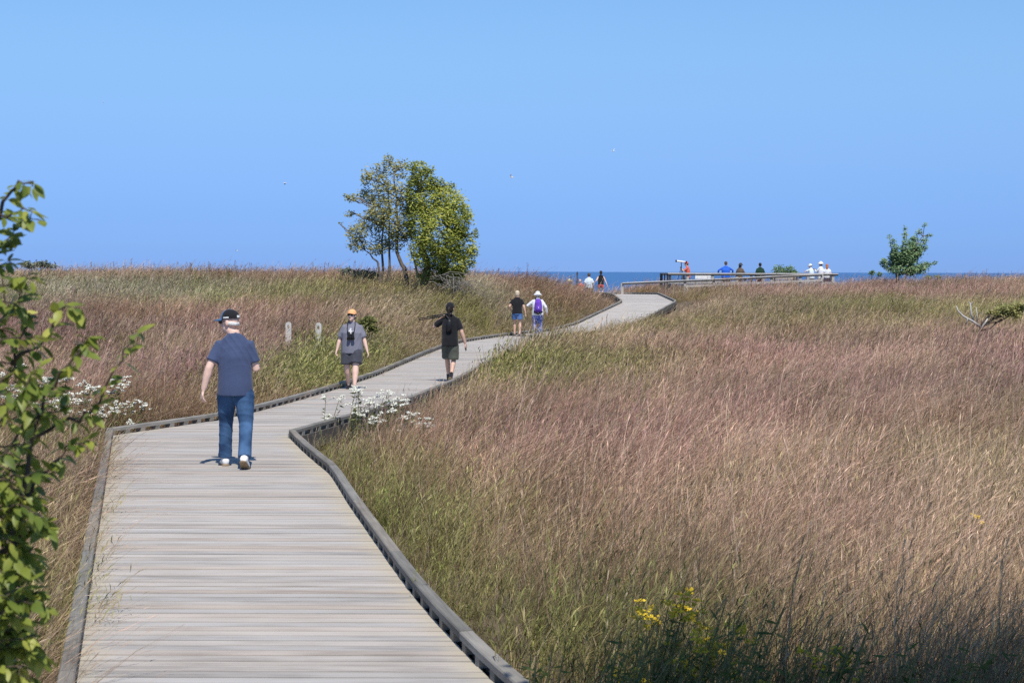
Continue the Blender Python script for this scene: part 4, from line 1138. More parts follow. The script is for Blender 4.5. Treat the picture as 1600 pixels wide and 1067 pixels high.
def front_leaf_mat():
    m, t, p = new_mat('shrub_leaf')
    oi = nd(t, 'ShaderNodeObjectInfo'); geo = nd(t, 'ShaderNodeNewGeometry')
    nz = nd(t, 'ShaderNodeTexNoise', Scale=7.0, Detail=2.0); t.links.new(geo.outputs['Position'], nz.inputs['Vector'])
    ad = nd(t, 'ShaderNodeMath', _operation='MULTIPLY_ADD'); t.links.new(oi.outputs['Random'], ad.inputs[0]); ad.inputs[1].default_value = .55
    sb = nd(t, 'ShaderNodeMath', _operation='SUBTRACT'); t.links.new(nz.outputs[0], sb.inputs[0]); sb.inputs[1].default_value = .27; t.links.new(sb.outputs[0], ad.inputs[2])
    r = ramp(t, [(0.1, (0.06, 0.10, 0.02)), (0.38, (0.155, 0.21, 0.038)), (0.62, (0.34, 0.37, 0.065)), (0.95, (0.58, 0.55, 0.14))], ad.outputs[0])
    t.links.new(r.outputs[0], p.inputs['Base Color']); p.inputs['Roughness'].default_value = .45; p.inputs['Specular IOR Level'].default_value = .35
    tr = nd(t, 'ShaderNodeBsdfTranslucent'); t.links.new(r.outputs[0], tr.inputs[0])
    ms = nd(t, 'ShaderNodeMixShader'); ms.inputs[0].default_value = .38
    t.links.new(p.outputs[0], ms.inputs[1]); t.links.new(tr.outputs[0], ms.inputs[2]); t.links.new(ms.outputs[0], t.nodes['Material Output'].inputs['Surface'])
    return m
L_FRONT_OBJ = front_leaf_mat()
front_shrub()
# ------------------------------------------------------------------ people
JOBS = []
def soft(mb, name, m, parent, voxel, smooth=4, post=None):
    """one continuous skin grown over overlapping limbs"""
    o = mb.build(name, m, parent, smooth=True)
    md = o.modifiers.new('skin', 'REMESH'); md.mode = 'VOXEL'; md.voxel_size = voxel; md.use_smooth_shade = True
    ms = o.modifiers.new('soften', 'SMOOTH'); ms.factor = 0.5; ms.iterations = smooth
    JOBS.append((o, post))
    return o

def run_jobs():
    dg = bpy.context.evaluated_depsgraph_get()
    for o, post in JOBS:
        me = bpy.data.meshes.new_from_object(o.evaluated_get(dg))
        mats = list(o.data.materials)
        o.modifiers.clear()
        o.data = me
        if not me.materials:
            for q in mats: me.materials.append(q)
        n = len(me.vertices)
        if post:
            co = np.empty(n * 3, np.float32); me.vertices.foreach_get('co', co)
            no = np.empty(n * 3, np.float32); me.vertices.foreach_get('normal', no)
            co = post(co.reshape(-1, 3), no.reshape(-1, 3)); me.vertices.foreach_set('co', co.astype(np.float32).ravel())
        me.polygons.foreach_set('use_smooth', [True] * len(me.polygons))
        me.update()

def folds(amp, diag=1.0, freq=26.0, zmin=-9, seed=0.0, cross=.8):
    """soft cloth creases: long ridges that fade in and out"""
    def f(co, no):
        x, y, z = co[:, 0], co[:, 1], co[:, 2]
        u = z * .42 + diag * x * .75 + y * .3
        r1 = 1 - np.abs(np.sin(freq * u + 1.6 * np.sin(3.1 * z + 5 * x + seed)))
        v = z * .9 - diag * x * .35 + y * .5
        r2 = 1 - np.abs(np.sin(freq * .8 * v + 1.9 * np.sin(4.3 * x + 2.7 * z + seed * 2)))
        m1 = np.clip(.5 + .8 * np.sin(4.1 * z + 3.3 * x + seed), 0, 1); m2 = np.clip(.4 + .8 * np.sin(5.2 * z - 4 * x + 1.7 * seed + 4 * y), 0, 1)
        w = r1 ** 2.2 * m1 + cross * r2 ** 2.2 * m2 - .25
        return co + no * (amp * w)[:, None]
    return f

def ik(a, c, l1, l2, hint):
    a, c = Vector(a), Vector(c); d = c - a; L = min(d.length, (l1 + l2) * .999); dn = d.normalized()
    x = (l1 * l1 - l2 * l2 + L * L) / (2 * L); h = math.sqrt(max(l1 * l1 - x * x, 0))
    hv = Vector(hint); hv = hv - dn * hv.dot(dn); hv.normalize()
    return a + dn * x + hv * h

SKIN = simple('skin_light', (0.64, 0.40, 0.30), 0.55, 0.08, 12.0, spec=0.35)
SKIN_P = simple('skin_pale', (0.76, 0.51, 0.41), 0.55, 0.08, 12.0, spec=0.35)
SKIN_T = simple('skin_tanned', (0.46, 0.26, 0.18), 0.55, 0.08, 12.0, spec=0.35)
def cloth(name, c, var=.12, scale=10, bump=.25): return simple(name, c, 0.9, var, scale, spec=.15, bump=bump, bscale=220, sheen=.15)

def hand(mb, wrist, d, palm_n, thumb_side, curl=.5, s=1.0):
    """palm, four unequal bent fingers and a thumb from the side of the palm"""
    d = Vector(d).normalized(); n = Vector(palm_n); n = (n - d * n.dot(d)).normalized(); sd = d.cross(n) * thumb_side
    w = Vector(wrist)
    mb.tube([w - d * .02, w + d * .03 * s, w + d * .085 * s], [(.026 * s, .020 * s), (.036 * s, .017 * s), (.038 * s, .014 * s)], 10, up=sd)
    for k, (off, L) in enumerate(((.028, .068), (.010, .078), (-.010, .073), (-.028, .056))):
        b = w + d * .080 * s + sd * off * s
        p = [b - d * .02]; ang = 0.15
        q = b
        for j in range(3):
            p.append(q)
            ang += curl * (.5 + .25 * j)
            q = q + (d * math.cos(ang) + n * math.sin(ang)) * (L * s / 3)
        p.append(q)
        mb.tube(p, [.0095 * s, .0098 * s, .009 * s, .0085 * s, .007 * s], 8)
    t0 = w + d * .025 * s + sd * .024 * s
    mb.tube([t0, t0 + (d * .6 + sd * .7) * .03 * s, t0 + (d * .9 + sd * .45 + n * .4 * curl) * .058 * s, t0 + (d * 1.0 + sd * .25 + n * .8 * curl) * .078 * s], [.013 * s, .012 * s, .010 * s, .008 * s], 8)

def person(label, loc, rz, S, group=None):
    """S: the figure's build, pose and clothes, in metres for a 1.75 m body, facing +Y"""
    H = S.get('h', 1.75); k = H / 1.75; w = S.get('w', 1.0); vx = S.get('voxel', .012); det = S.get('detail', False)
    t = empty('person', loc, rz, label=label, cat='person', group=group)
    t.scale = (k, k, k)
    skin = S.get('skin', SKIN)
    sway = S.get('sway', 0.0)                               # sideways and forward set of the upper body
    fwd = S.get('fwd', 0.0)
    hip = Vector((S.get('hipx', 0), 0, .94))
    def up(p): p = Vector(p); u = max(0, (p.z - .94) / .6); return Vector((p.x + sway * u + S.get('hipx', 0), p.y + fwd * u, p.z))
    # joints
    A = {}
    for s, nm in ((-1, 'l'), (1, 'r')):
        A[nm + '_hip'] = hip + Vector((s * .09 * (.6 + .4 * w), 0, -.02))
        A[nm + '_ank'] = Vector(S.get(nm + '_foot', (s * .10, 0, .085)))
        A[nm + '_kne'] = ik(A[nm + '_hip'], A[nm + '_ank'], .44, .42, S.get(nm + '_kneedir', (s * .08, 1, 0)))
        A[nm + '_sho'] = up((s * .160 * (.75 + .25 * w), -.005, 1.368))
        wr = S.get(nm + '_hand', (s * .27 * (.5 + .5 * w), .03, .86))
        A[nm + '_wri'] = up(wr)
        A[nm + '_elb'] = ik(A[nm + '_sho'], A[nm + '_wri'], .285, .255, S.get(nm + '_elbdir', (s * .5, -1, 0)))
    yaw = S.get('yaw', 0.0); hp = S.get('nod', 0.0)
    hc = up((S.get('headx', 0), S.get('heady', .02), 1.612)); hs = S.get('hs', 1.06); HM = Matrix.Translation(hc) @ Matrix.Rotation(yaw, 4, 'Z') @ Matrix.Rotation(hp, 4, 'X') @ Matrix.Scale(hs, 4)
    def hd(x, y, z): return HM @ Vector((x, y, z))
    def hsc(*r): return tuple(q * hs for q in r)
    # ---- body: one continuous surface
    B = MB()
    B.tube([up((0, 0, .86)), up((0, 0, .98)), up((0, 0, 1.12)), up((0, .01, 1.28)), up((0, 0, 1.40)), up((0, -.01, 1.465)), up((0, 0, 1.53))],
           [(.135 * w, .095 * w), (.14 * w, .095 * w), (.13 * w, .09 * w), (.14 * w, .10 * w), (.11, .08), (.070, .062), (.056, .058)], 14, up=(1, 0, 0))
    B.tube([up((0, -.005, 1.46)), hc + Vector((0, -.015, -.08)), hc + Vector((0, 0, .0))], [.060, .056, .055], 10)
    rq = (HM.to_3x3().normalized()).to_euler()
    B.ball(hd(0, -.005, .025), hsc(.077, .097, .095), 14, 10, rot=rq); B.ball(hd(0, .035, -.045), hsc(.058, .062, .070), 12, 8, rot=rq); B.ball(hd(0, .072, -.092), hsc(.028, .024, .022), 8, 6, rot=rq)
    B.tube([hd(0, .092, .025), hd(0, .112, -.012), hd(0, .120, -.022), hd(0, .095, -.030)], [.009, .013, .016, .012], 8)
    B.tube([hd(-.04, .088, .038), hd(0, .097, .040), hd(.04, .088, .038)], [.009, .011, .009], 6)
    for s in (-1, 1):
        B.ball(hd(s * .079, -.012, -.005), hsc(.010, .022, .033), 8, 8, rot=rq)
        sh, el, wr = A['lr'[s > 0] + '_sho'], A['lr'[s > 0] + '_elb'], A['lr'[s > 0] + '_wri']
        B.tube([sh.lerp(up((0, 0, 1.39)), .4), sh, sh.lerp(el, .4), el, el.lerp(wr, .3), wr.lerp(el, .12), wr], [.040, .044, .046 * (.6 + .4 * w)] + [q * S.get('arm', 1.08) for q in (.041, .043, .031, .027)], 10)
        fd = (wr - el).normalized()
        pn = Vector((-s, .15, 0)) if abs(fd.z) > .5 else Vector((0, 0, -1))
        hand(B, wr, fd + Vector(S.get('hand_bend', (0, .1, 0))), pn, -1 if s > 0 else 1, S.get('curl', .5), 1.12)
        hi, kn, an = A['lr'[s > 0] + '_hip'], A['lr'[s > 0] + '_kne'], A['lr'[s > 0] + '_ank']
        B.tube([hi.lerp(hip, .3), hi.lerp(kn, .25), hi.lerp(kn, .7), kn, kn.lerp(an, .28), kn.lerp(an, .65), an.lerp(kn, .06), an - Vector((0, 0, .03))], [.085 * w, .082 * w, .063 * w, .053 * w, .056 * w, .042 * w, .036, .036], 12)
    soft(B, 'body', skin, t, vx if not det else .0085, 3)
    # eyes and mouth
    for s in (-1, 1):
        e = MB(); e.ball(hd(s * .031, .086, .016), hsc(.012, .006, .007), 8, 6, rot=rq); e.build('eye', M_EYE, t, True)
    e = MB(); e.ball(hd(0, .094, -.058), hsc(.022, .006, .006), 8, 6, rot=rq); e.build('mouth', M_LIP, t, True)
    # ---- shirt
    sh = S['shirt']; hem = sh.get('hem', .80); ease = sh.get('ease', .03)
    G = MB()
    tw = sh.get('waist', 1.0)
    G.tube([up((0, 0, hem)), up((0, 0, hem + .12)), up((0, 0, 1.08)), up((0, .0, 1.24)), up((0, -.005, 1.345)), up((0, -.01, 1.415)), up((0, -.01, 1.455)), up((0, 0, 1.492))],
           [(.160 * w + ease, .115 * w + ease), (.157 * w + ease, .116 * w + ease), (.150 * w * tw + ease, .112 * w * tw + ease), (.160 * w + ease * .8, .118 * w + ease * .8), (.158 * (.7 + .3 * w) + ease * .5, .105 + ease * .6), (.150, .092), (.112, .078), (.068, .066)], 18, up=(1, 0, 0))
    for s in (-1, 1):
        a, el, wr = A['lr'[s > 0] + '_sho'], A['lr'[s > 0] + '_elb'], A['lr'[s > 0] + '_wri']
        c = a.lerp(up((0, 0, 1.375)), .45)
        sl = sh.get('sleeve', .62)
        if sl > 0:
            if sl <= 1: P = [c, a, a.lerp(el, sl * .5), a.lerp(el, sl)]; Rr = [.056, .064, .068 * (.7 + .3 * w), .073 * (.7 + .3 * w)]
            else: P = [c, a, a.lerp(el, .5), el, el.lerp(wr, .5), el.lerp(wr, .95)]; Rr = [.056, .062, .060, .055, .050, .042]
            G.tube(P, Rr, 12)
    soft(G, 'shirt', sh['mat'], t, vx if not det else .010, 8 if det else 5, folds(sh.get('fold', .006), sh.get('diag', 1.0), sh.get('freq', 24), seed=S.get('seed', 0), cross=sh.get('cross', .8)))
    # ---- trousers or shorts
    tr = S['bottom']; G = MB(); e2 = tr.get('ease', .022)
    G.tube([up((0, 0, .82)), up((0, 0, .88)), up((0, 0, 1.0))], [(.135 * w + e2, .11 * w + e2), (.155 * w + e2, .112 * w + e2), (.150 * w + e2, .108 * w + e2)], 16, up=(1, 0, 0))
    for s in (-1, 1):
        hi, kn, an = A['lr'[s > 0] + '_hip'], A['lr'[s > 0] + '_kne'], A['lr'[s > 0] + '_ank']
        if tr.get('len', 2) <= 1: P = [hi.lerp(hip, .2), hi.lerp(kn, .3), hi.lerp(kn, tr['len'])]; Rr = [.098 * w, .092 * w + e2, .082 * w + e2 * 1.6]
        else:
            q = tr.get('cuff', .98); lo = tr.get('leg', .075)
            P = [hi.lerp(hip, .2), hi.lerp(kn, .3), hi.lerp(kn, .75), kn, kn.lerp(an, .5), kn.lerp(an, q)]; Rr = [.098 * w, .092 * w + e2 * .7, lo * 1.12 + e2 * .3, lo * 1.03, lo * .96, lo]
        G.tube(P, Rr, 14)
    soft(G, tr.get('name', 'trousers'), tr['mat'], t, vx if not det else .010, 4, folds(tr.get('fold', .005), -.4, 34, seed=2 + S.get('seed', 0)))
    # ---- shoes
    so = S['shoe']
    for s, nm in ((-1, 'l'), (1, 'r')):
        an = A[nm + '_ank']; pit = S.get(nm + '_pitch', 0.0); fy = S.get(nm + '_toe', s * -.12)
        M = Matrix.Translation(an) @ Matrix.Rotation(fy, 4, 'Z') @ Matrix.Rotation(pit, 4, 'X')
        q = lambda x, y, z: M @ Vector((x, y, z))
        G = MB()
        G.tube([q(0, -.075, -.03), q(0, -.06, -.03), q(0, 0, -.035), q(0, .08, -.048), q(0, .145, -.056), q(0, .175, -.060)], [(.018, .022), (.040, .046), (.044, .048), (.050, .034), (.046, .026), (.020, .012)], 12, up=(1, 0, 0))
        top = so.get('top', .03)
        G.tube([q(0, -.015, -.03), q(0, -.015, top)], [.046, .044], 12)
        sho = soft(G, 'shoe', so['mat'], t, .009 if det else vx, 3)
        so_ = MB(); P = [q(0, -.085, -.073), q(0, -.06, -.074), q(0, .0, -.074), q(0, .08, -.074), q(0, .15, -.074), q(0, .182, -.072)]
        so_.tube(P, [(.018, .010), (.043, .013), (.044, .013), (.053, .012), (.046, .011), (.02, .008)], 12, up=(1, 0, 0)); so_.build('sole', so.get('sole', M_SOLE), sho, True)
        if S.get('sock'):
            c = MB(); c.tube([q(0, -.015, .01), A[nm + '_ank'].lerp(A[nm + '_kne'], .20)], [.044, .045], 10); c.build('sock', S['sock'], t, True)
    # ---- hair
    hr = S.get('hair')
    if hr:
        G = MB()
        if hr['kind'] in ('short', 'long', 'tail', 'fringe'):
            if hr['kind'] == 'fringe':      # what shows below a cap
                G.tube([hd(-.074, .0, -.005), hd(-.062, -.055, -.012), hd(-.03, -.088, -.02), hd(.03, -.088, -.02), hd(.062, -.055, -.012), hd(.074, 0, -.005)], [(.026, .012)] * 6, 8, up=(0, 0, 1))
            else:
                G.ball(hd(0, -.018, .034), hsc(.086, .098, .096), 14, 10, rot=rq)
                G.ball(hd(0, -.045, -.012), hsc(.078, .066, .080), 12, 8, rot=rq)
            if hr['kind'] == 'long':
                G.tube([hd(0, -.06, .04), hd(0, -.085, -.06), hd(0, -.09, -.17), hd(.0, -.085, -.27)], [(.075, .045), (.080, .045), (.07, .035), (.035, .02)], 12, up=(1, 0, 0))
            if hr['kind'] == 'tail':
                G.tube([hd(0, -.09, .03), hd(0, -.125, .0), hd(0, -.12, -.10), hd(.01, -.10, -.24), hd(.02, -.10, -.33)], [.022, .030, .032, .026, .008], 10)
        soft(G, 'hair', hr['mat'], t, .011, 2, folds(.0035, .2, 90))
    # ---- hats
    ht = S.get('hat')
    if ht:
        def dome(r, z0, mb, top=1.0, n=18, m=7):
            vs, fs = [], []
            for i in range(m + 1):
                a = .5 * math.pi * i / m
                for j in range(n):
                    b = 2 * math.pi * j / n
                    vs.append(hd(r[0] * math.cos(a) * math.cos(b), -.006 + r[1] * math.cos(a) * math.sin(b), z0 + r[2] * math.sin(a) ** (.9)))
            for i in range(m):
                for j in range(n): fs.append((i * n + j, i * n + (j + 1) % n, (i + 1) * n + (j + 1) % n, (i + 1) * n + j))
            mb.add(vs, fs)
        G = MB()
        if ht['kind'] == 'cap':
            dome((.090, .108, .098), .040, G)
            cap = G.build('cap', ht['mat'], t, True)
            sgn = -1 if ht.get('back') else 1
            b = MB(); vs, fs = [], []
            n = 12
            for i in range(n + 1):
                a = math.pi * (.12 + .76 * i / n)
                for (f, dz) in ((1.0, .046), (1.0, .040), (1.0, 0)):
                    pass
                c_, s_ = math.cos(a), math.sin(a)
                inn = (.088 * c_, sgn * (.100 * s_ - .006), .048); outp = (.094 * c_, sgn * (.100 * s_ + .060 * ht.get('bl', 1.0) * s_ ** 1.5), .048 - .008 * s_ - .018 * abs(c_))
                vs += [hd(*inn), hd(*outp), hd(inn[0], inn[1], inn[2] - .006), hd(outp[0], outp[1], outp[2] - .006)]
            for i in range(n):
                q = 4 * i; fs += [(q, q + 1, q + 5, q + 4), (q + 2, q + 6, q + 7, q + 3), (q + 1, q + 3, q + 7, q + 5), (q, q + 4, q + 6, q + 2)]
            b.add(vs, fs); b.build('brim', ht.get('brim', ht['mat']), cap, True)
            b = MB(); b.ball(hd(0, -.006, .139), (.010, .010, .006), 8, 6); b.build('button', ht.get('brim', ht['mat']), cap, True)
            if ht.get('front'):
                f = MB(); vs, fs = [], []
                for i in range(7):
                    a = .5 * math.pi * i / 6.6
                    for j in range(9):
                        bb = math.pi * (.14 + .72 * j / 8)
                        vs.append(hd(.0925 * math.cos(a) * math.cos(bb), -.006 + .1105 * math.cos(a) * math.sin(bb), .040 + .1005 * math.sin(a) ** .9))
                for i in range(6):
                    for j in range(8): fs.append((i * 9 + j, i * 9 + j + 1, (i + 1) * 9 + j + 1, (i + 1) * 9 + j))
                f.add(vs, fs); f.build('front_panel', ht['front'], cap, True)
                for (aa, zz, L, hh) in ((math.pi * 1.02, .050, .030, .014), (math.pi * 1.47, .055, .022, .024)):
                    g = MB(); vs = []
                    for u in (-1, 0, 1):
                        for v in (-1, 1):
                            b2 = aa + u * L / .1; vs.append(hd(.0925 * math.cos(b2), -.006 + .1105 * math.sin(b2), zz + v * hh / 2 + .004))
                    g.add(vs, [(0, 2, 3, 1), (2, 4, 5, 3)]); g.build('white_tab', M_WHITE, cap)
        elif ht['kind'] == 'bucket':
            dome((.096, .112, .098), .040, G)
            cap = G.build('hat', ht['mat'], t, True)
            b = MB(); n = 24; vs, fs = [], []
            br = ht.get('brimw', .06)
            for j in range(n):
                a = 2 * math.pi * j / n
                for (r, z) in ((.094, .05), (.094 + br, .012 - .1 * br), (.094 + br, .006 - .1 * br), (.090, .042)):
                    vs.append(hd(r * math.cos(a), -.006 + (r + .014) * math.sin(a), z + .008 * math.sin(3 * a)))
            for j in range(n):
                q, p = 4 * j, 4 * ((j + 1) % n)
                fs += [(q, p, p + 1, q + 1), (q + 1, p + 1, p + 2, q + 2), (q + 2, p + 2, p + 3, q + 3)]
            b.add(vs, fs); b.build('brim', ht['mat'], cap, True)
        elif ht['kind'] == 'cone':
            n = 20; vs = [hd(0, 0, .19)]; fs = []
            for (r, z) in ((.03, .165), (.10, .085), (.21, .02), (.205, .012)):
                for j in range(n): vs.append(hd(r * math.cos(2 * math.pi * j / n), r * math.sin(2 * math.pi * j / n), z))
            for j in range(n): fs.append((0, 1 + j, 1 + (j + 1) % n))
            for i in range(3):
                for j in range(n): fs.append((1 + i * n + j, 1 + (i + 1) * n + j, 1 + (i + 1) * n + (j + 1) % n, 1 + i * n + (j + 1) % n))
            G.add(vs, fs); G.build('hat', ht['mat'], t, True)
    if S.get('glasses'):
        g = MB()
        for s in (-1, 1):
            g.ball(hd(s * .034, .098, .014), hsc(.031, .012, .022), 10, 8, rot=rq)
            g.tube([hd(s * .06, .092, .018), hd(s * .080, .03, .016), hd(s * .082, -.01, .012)], [.004] * 3, 6)
        g.tube([hd(-.01, .106, .018), hd(.01, .106, .018)], [.004] * 2, 6)
        g.build('sunglasses', S['glasses'], t, True)
    t['k'] = k
    return t, A, hd, up

M_EYE = simple('eye_dark', (0.03, 0.025, 0.02), .3, .1)
M_LIP = simple('lip', (0.42, 0.17, 0.14), .5, .1)
M_SOLE = simple('shoe_sole', (0.30, 0.22, 0.14), .9, .2, 30)
M_WHITE = simple('white_fabric', (0.80, 0.80, 0.80), .85, .06, 12, bump=.15, bscale=200)
M_BLACK = simple('black_plastic', (0.014, 0.014, 0.016), .45, .2, 20)
M_METAL = simple('dark_metal', (0.05, 0.05, 0.055), .4, .2, 20, spec=.5)
C_NAVY = cloth('faded_navy_cotton', (0.060, 0.082, 0.160), .10, 5)
C_GREY = cloth('heather_grey_cotton', (0.19, 0.20, 0.26), .10, 30)
C_BLACK = cloth('black_cotton', (0.016, 0.016, 0.019), .2, 8)
C_CHAR = cloth('charcoal_cotton', (0.055, 0.058, 0.072), .15, 10)
C_OLIVE = cloth('olive_grey_twill', (0.10, 0.105, 0.085), .15, 10)
C_WHITE = cloth('white_cotton', (0.74, 0.75, 0.78), .05, 6)
C_SKY = cloth('pale_blue_white_cotton', (0.66, 0.74, 0.80), .05, 6)
C_BLUE = cloth('bright_blue_cotton', (0.03, 0.14, 0.62), .15, 6)
C_RED = cloth('coral_red_cotton', (0.62, 0.13, 0.09), .12, 6)
C_GREEN = cloth('dark_green_cotton', (0.018, 0.050, 0.030), .2, 6)
C_TAN = cloth('tan_brown_cotton', (0.13, 0.095, 0.065), .25, 9)
C_PINK = cloth('coral_pink_cotton', (0.66, 0.14, 0.14), .12, 6)
C_CREAM = cloth('cream_straw', (0.62, 0.53, 0.33), .15, 40)
C_ORANGE = cloth('orange_cap_cloth', (0.90, 0.44, 0.20), .08, 10)
C_CAPBLUE = cloth('blue_cap_cloth', (0.035, 0.125, 0.27), .12, 10)
C_PURPLE = cloth('purple_nylon', (0.14, 0.055, 0.42), .2, 8)
H_WHITE = simple('white_hair', (0.70, 0.69, 0.66), .7, .12, 60)
H_BLOND = simple('pale_blond_hair', (0.60, 0.50, 0.36), .7, .15, 60)
H_DARK = simple('dark_hair', (0.022, 0.016, 0.013), .55, .2, 60)
H_BROWN = simple('brown_hair', (0.10, 0.065, 0.045), .6, .2, 60)
H_RED = simple('red_hair', (0.45, 0.16, 0.06), .6, .2, 60)

def denim(name, hi, lo):
    m, t, p = new_mat(name)
    tc = nd(t, 'ShaderNodeTexCoord'); nz = nd(t, 'ShaderNodeTexNoise', Scale=5.0, Detail=4.0); t.links.new(tc.outputs['Object'], nz.inputs['Vector'])
    w = nd(t, 'ShaderNodeTexNoise', Scale=300.0, Detail=1.0); t.links.new(tc.outputs['Object'], w.inputs['Vector'])
    a = nd(t, 'ShaderNodeMath', _operation='MULTIPLY_ADD'); t.links.new(w.outputs[0], a.inputs[0]); a.inputs[1].default_value = .2; t.links.new(nz.outputs[0], a.inputs[2])
    r = ramp(t, [(0.40, lo), (0.78, hi)], a.outputs[0]); t.links.new(r.outputs[0], p.inputs['Base Color'])
    p.inputs['Roughness'].default_value = .9; p.inputs['Specular IOR Level'].default_value = .15
    return m
C_JEANS = denim('blue_denim', (0.080, 0.165, 0.31), (0.024, 0.055, 0.125))
C_DSHORT = denim('light_denim', (0.13, 0.24, 0.50), (0.05, 0.11, 0.27))
def leggings():
    m, t, p = new_mat('patterned_leggings')
    tc = nd(t, 'ShaderNodeTexCoord'); v = nd(t, 'ShaderNodeTexVoronoi', Scale=22.0); t.links.new(tc.outputs['Object'], v.inputs['Vector'])
    r = ramp(t, [(0.25, (0.62, 0.66, 0.85)), (0.42, (0.10, 0.16, 0.50)), (0.8, (0.06, 0.09, 0.34))], v.outputs['Distance']); t.links.new(r.outputs[0], p.inputs['Base Color']); p.inputs['Roughness'].default_value = .8
    return m
C_LEG = leggings()
def print_shirt():
    """grey shirt with a small white drawing printed on the chest"""
    m, t, p = new_mat('grey_printed_cotton')
    tc = nd(t, 'ShaderNodeTexCoord'); sx = nd(t, 'ShaderNodeSeparateXYZ'); t.links.new(tc.outputs['Object'], sx.inputs[0])
    mp = nd(t, 'ShaderNodeMapping'); mp.inputs['Location'].default_value = (0, -.12, -1.28); t.links.new(tc.outputs['Object'], mp.inputs[0])
    mp.inputs['Scale'].default_value = (1, .4, 1)
    ln = nd(t, 'ShaderNodeVectorMath', _operation='LENGTH'); t.links.new(mp.outputs[0], ln.inputs[0])
    nz = nd(t, 'ShaderNodeTexNoise', Scale=26.0, Detail=3.0); t.links.new(tc.outputs['Object'], nz.inputs['Vector'])
    a = nd(t, 'ShaderNodeMath', _operation='MULTIPLY_ADD'); t.links.new(nz.outputs[0], a.inputs[0]); a.inputs[1].default_value = .22; t.links.new(ln.outputs['Value'], a.inputs[2])
    mk = nd(t, 'ShaderNodeMath', _operation='LESS_THAN'); t.links.new(a.outputs[0], mk.inputs[0]); mk.inputs[1].default_value = .185
    fr = nd(t, 'ShaderNodeMath', _operation='GREATER_THAN'); t.links.new(sx.outputs[1], fr.inputs[0]); fr.inputs[1].default_value = .03
    mu = nd(t, 'ShaderNodeMath', _operation='MULTIPLY'); t.links.new(mk.outputs[0], mu.inputs[0]); t.links.new(fr.outputs[0], mu.inputs[1])
    mx = nd(t, 'ShaderNodeMix', _data_type='RGBA'); t.links.new(mu.outputs[0], mx.inputs[0]); mx.inputs[6].default_value = (0.20, 0.20, 0.245, 1); mx.inputs[7].default_value = (0.62, 0.62, 0.64, 1)
    t.links.new(mx.outputs[2], p.inputs['Base Color']); p.inputs['Roughness'].default_value = .9; p.inputs['Specular IOR Level'].default_value = .15
    return m
C_PRINT = print_shirt()

# 1 -- man walking away
D1 = 19.75
person('man in navy t-shirt, blue jeans and cap walking away on the near boardwalk', ((367 - 800) / F_PX * D1, D1, 0), R(3), dict(
    h=1.80, w=1.07, hs=1.06, arm=1.14, detail=True, skin=SKIN_P, voxel=.010, yaw=R(62), nod=R(-4), headx=-.045, heady=.01, sway=-.01, seed=1.0,
    l_foot=(-.135, .18, .085), r_foot=(.125, -.24, .125), r_pitch=R(-32), l_toe=R(14), r_toe=R(-6), l_kneedir=(-.1, 1, 0),
    l_hand=(-.345, -.05, .865), l_elbdir=(-.6, -1, 0), r_hand=(.19, .27, 1.12), r_elbdir=(.22, -1, -.3), curl=.75,
    shirt=dict(mat=C_NAVY, hem=.80, ease=.030, fold=.009, sleeve=.72, diag=.85, freq=52, cross=.15), bottom=dict(mat=C_JEANS, name='jeans', leg=.078, fold=.006), shoe=dict(mat=M_WHITE, top=.02),
    hair=dict(kind='fringe', mat=H_WHITE), hat=dict(kind='cap', mat=C_BLACK, brim=C_CAPBLUE, front=C_CAPBLUE, bl=1.5), glasses=M_METAL))

# 2 -- woman in the orange cap, coming towards the camera
D2 = 32.9
p2, A2, hd2, up2 = person('woman in orange cap and grey t-shirt walking towards the camera', ((550 - 800) / F_PX * D2, D2, 0), R(178), dict(
    h=1.52, w=1.34, skin=SKIN_P, yaw=R(-14), nod=R(8), seed=3.0, l_foot=(-.085, .26, .085), r_foot=(.095, -.14, .10), r_pitch=R(-22), l_kneedir=(0, 1, 0),
    l_hand=(-.34, .05, .84), r_hand=(.33, .02, .86), shirt=dict(mat=C_PRINT, hem=.79, ease=.035, fold=.006, sleeve=.85), bottom=dict(mat=C_CHAR, name='shorts', len=.86), shoe=dict(mat=C_BLACK, top=.0, sole=M_SOLE),
    hair=dict(kind='short', mat=H_BROWN), hat=dict(kind='cap', mat=C_ORANGE), glasses=M_BLACK))
def place_on(o, p):                      # a held or worn thing keeps the figure's frame
    o.location = p.location; o.rotation_euler = p.rotation_euler; o.scale = p.scale
def binoculars(p, label, z=1.17, y=.235):
    t = empty('binoculars', label=label, cat='binoculars'); place_on(t, p)
    for s in (-1, 1):
        b = MB(); b.tube([(s * .042, y, z + .075), (s * .042, y, z + .05), (s * .046, y, z), (s * .048, y, z - .075)], [.026, .024, .032, .040], 12); b.build('barrel', M_BLACK, t, True)
        e = MB(); e.tube([(s * .042, y, z + .076), (s * .042, y, z + .098)], [.027, .029], 12); e.build('eyecup', M_BLACK, t, True)
        st = MB(); st.tube([(s * .05, y, z + .06), (s * .075, .21, 1.30), (s * .085, .14, 1.42), (s * .07, .02, 1.495), (s * .03, -.07, 1.50)], [(.012, .003)] * 5, 8); st.build('strap', M_BLACK, t)
    b = MB(); b.box((0, y, z + .01), (.05, .03, .09)); b.build('hinge', M_BLACK, t)
binoculars(p2, 'black binoculars hanging on the chest of the orange capped woman')

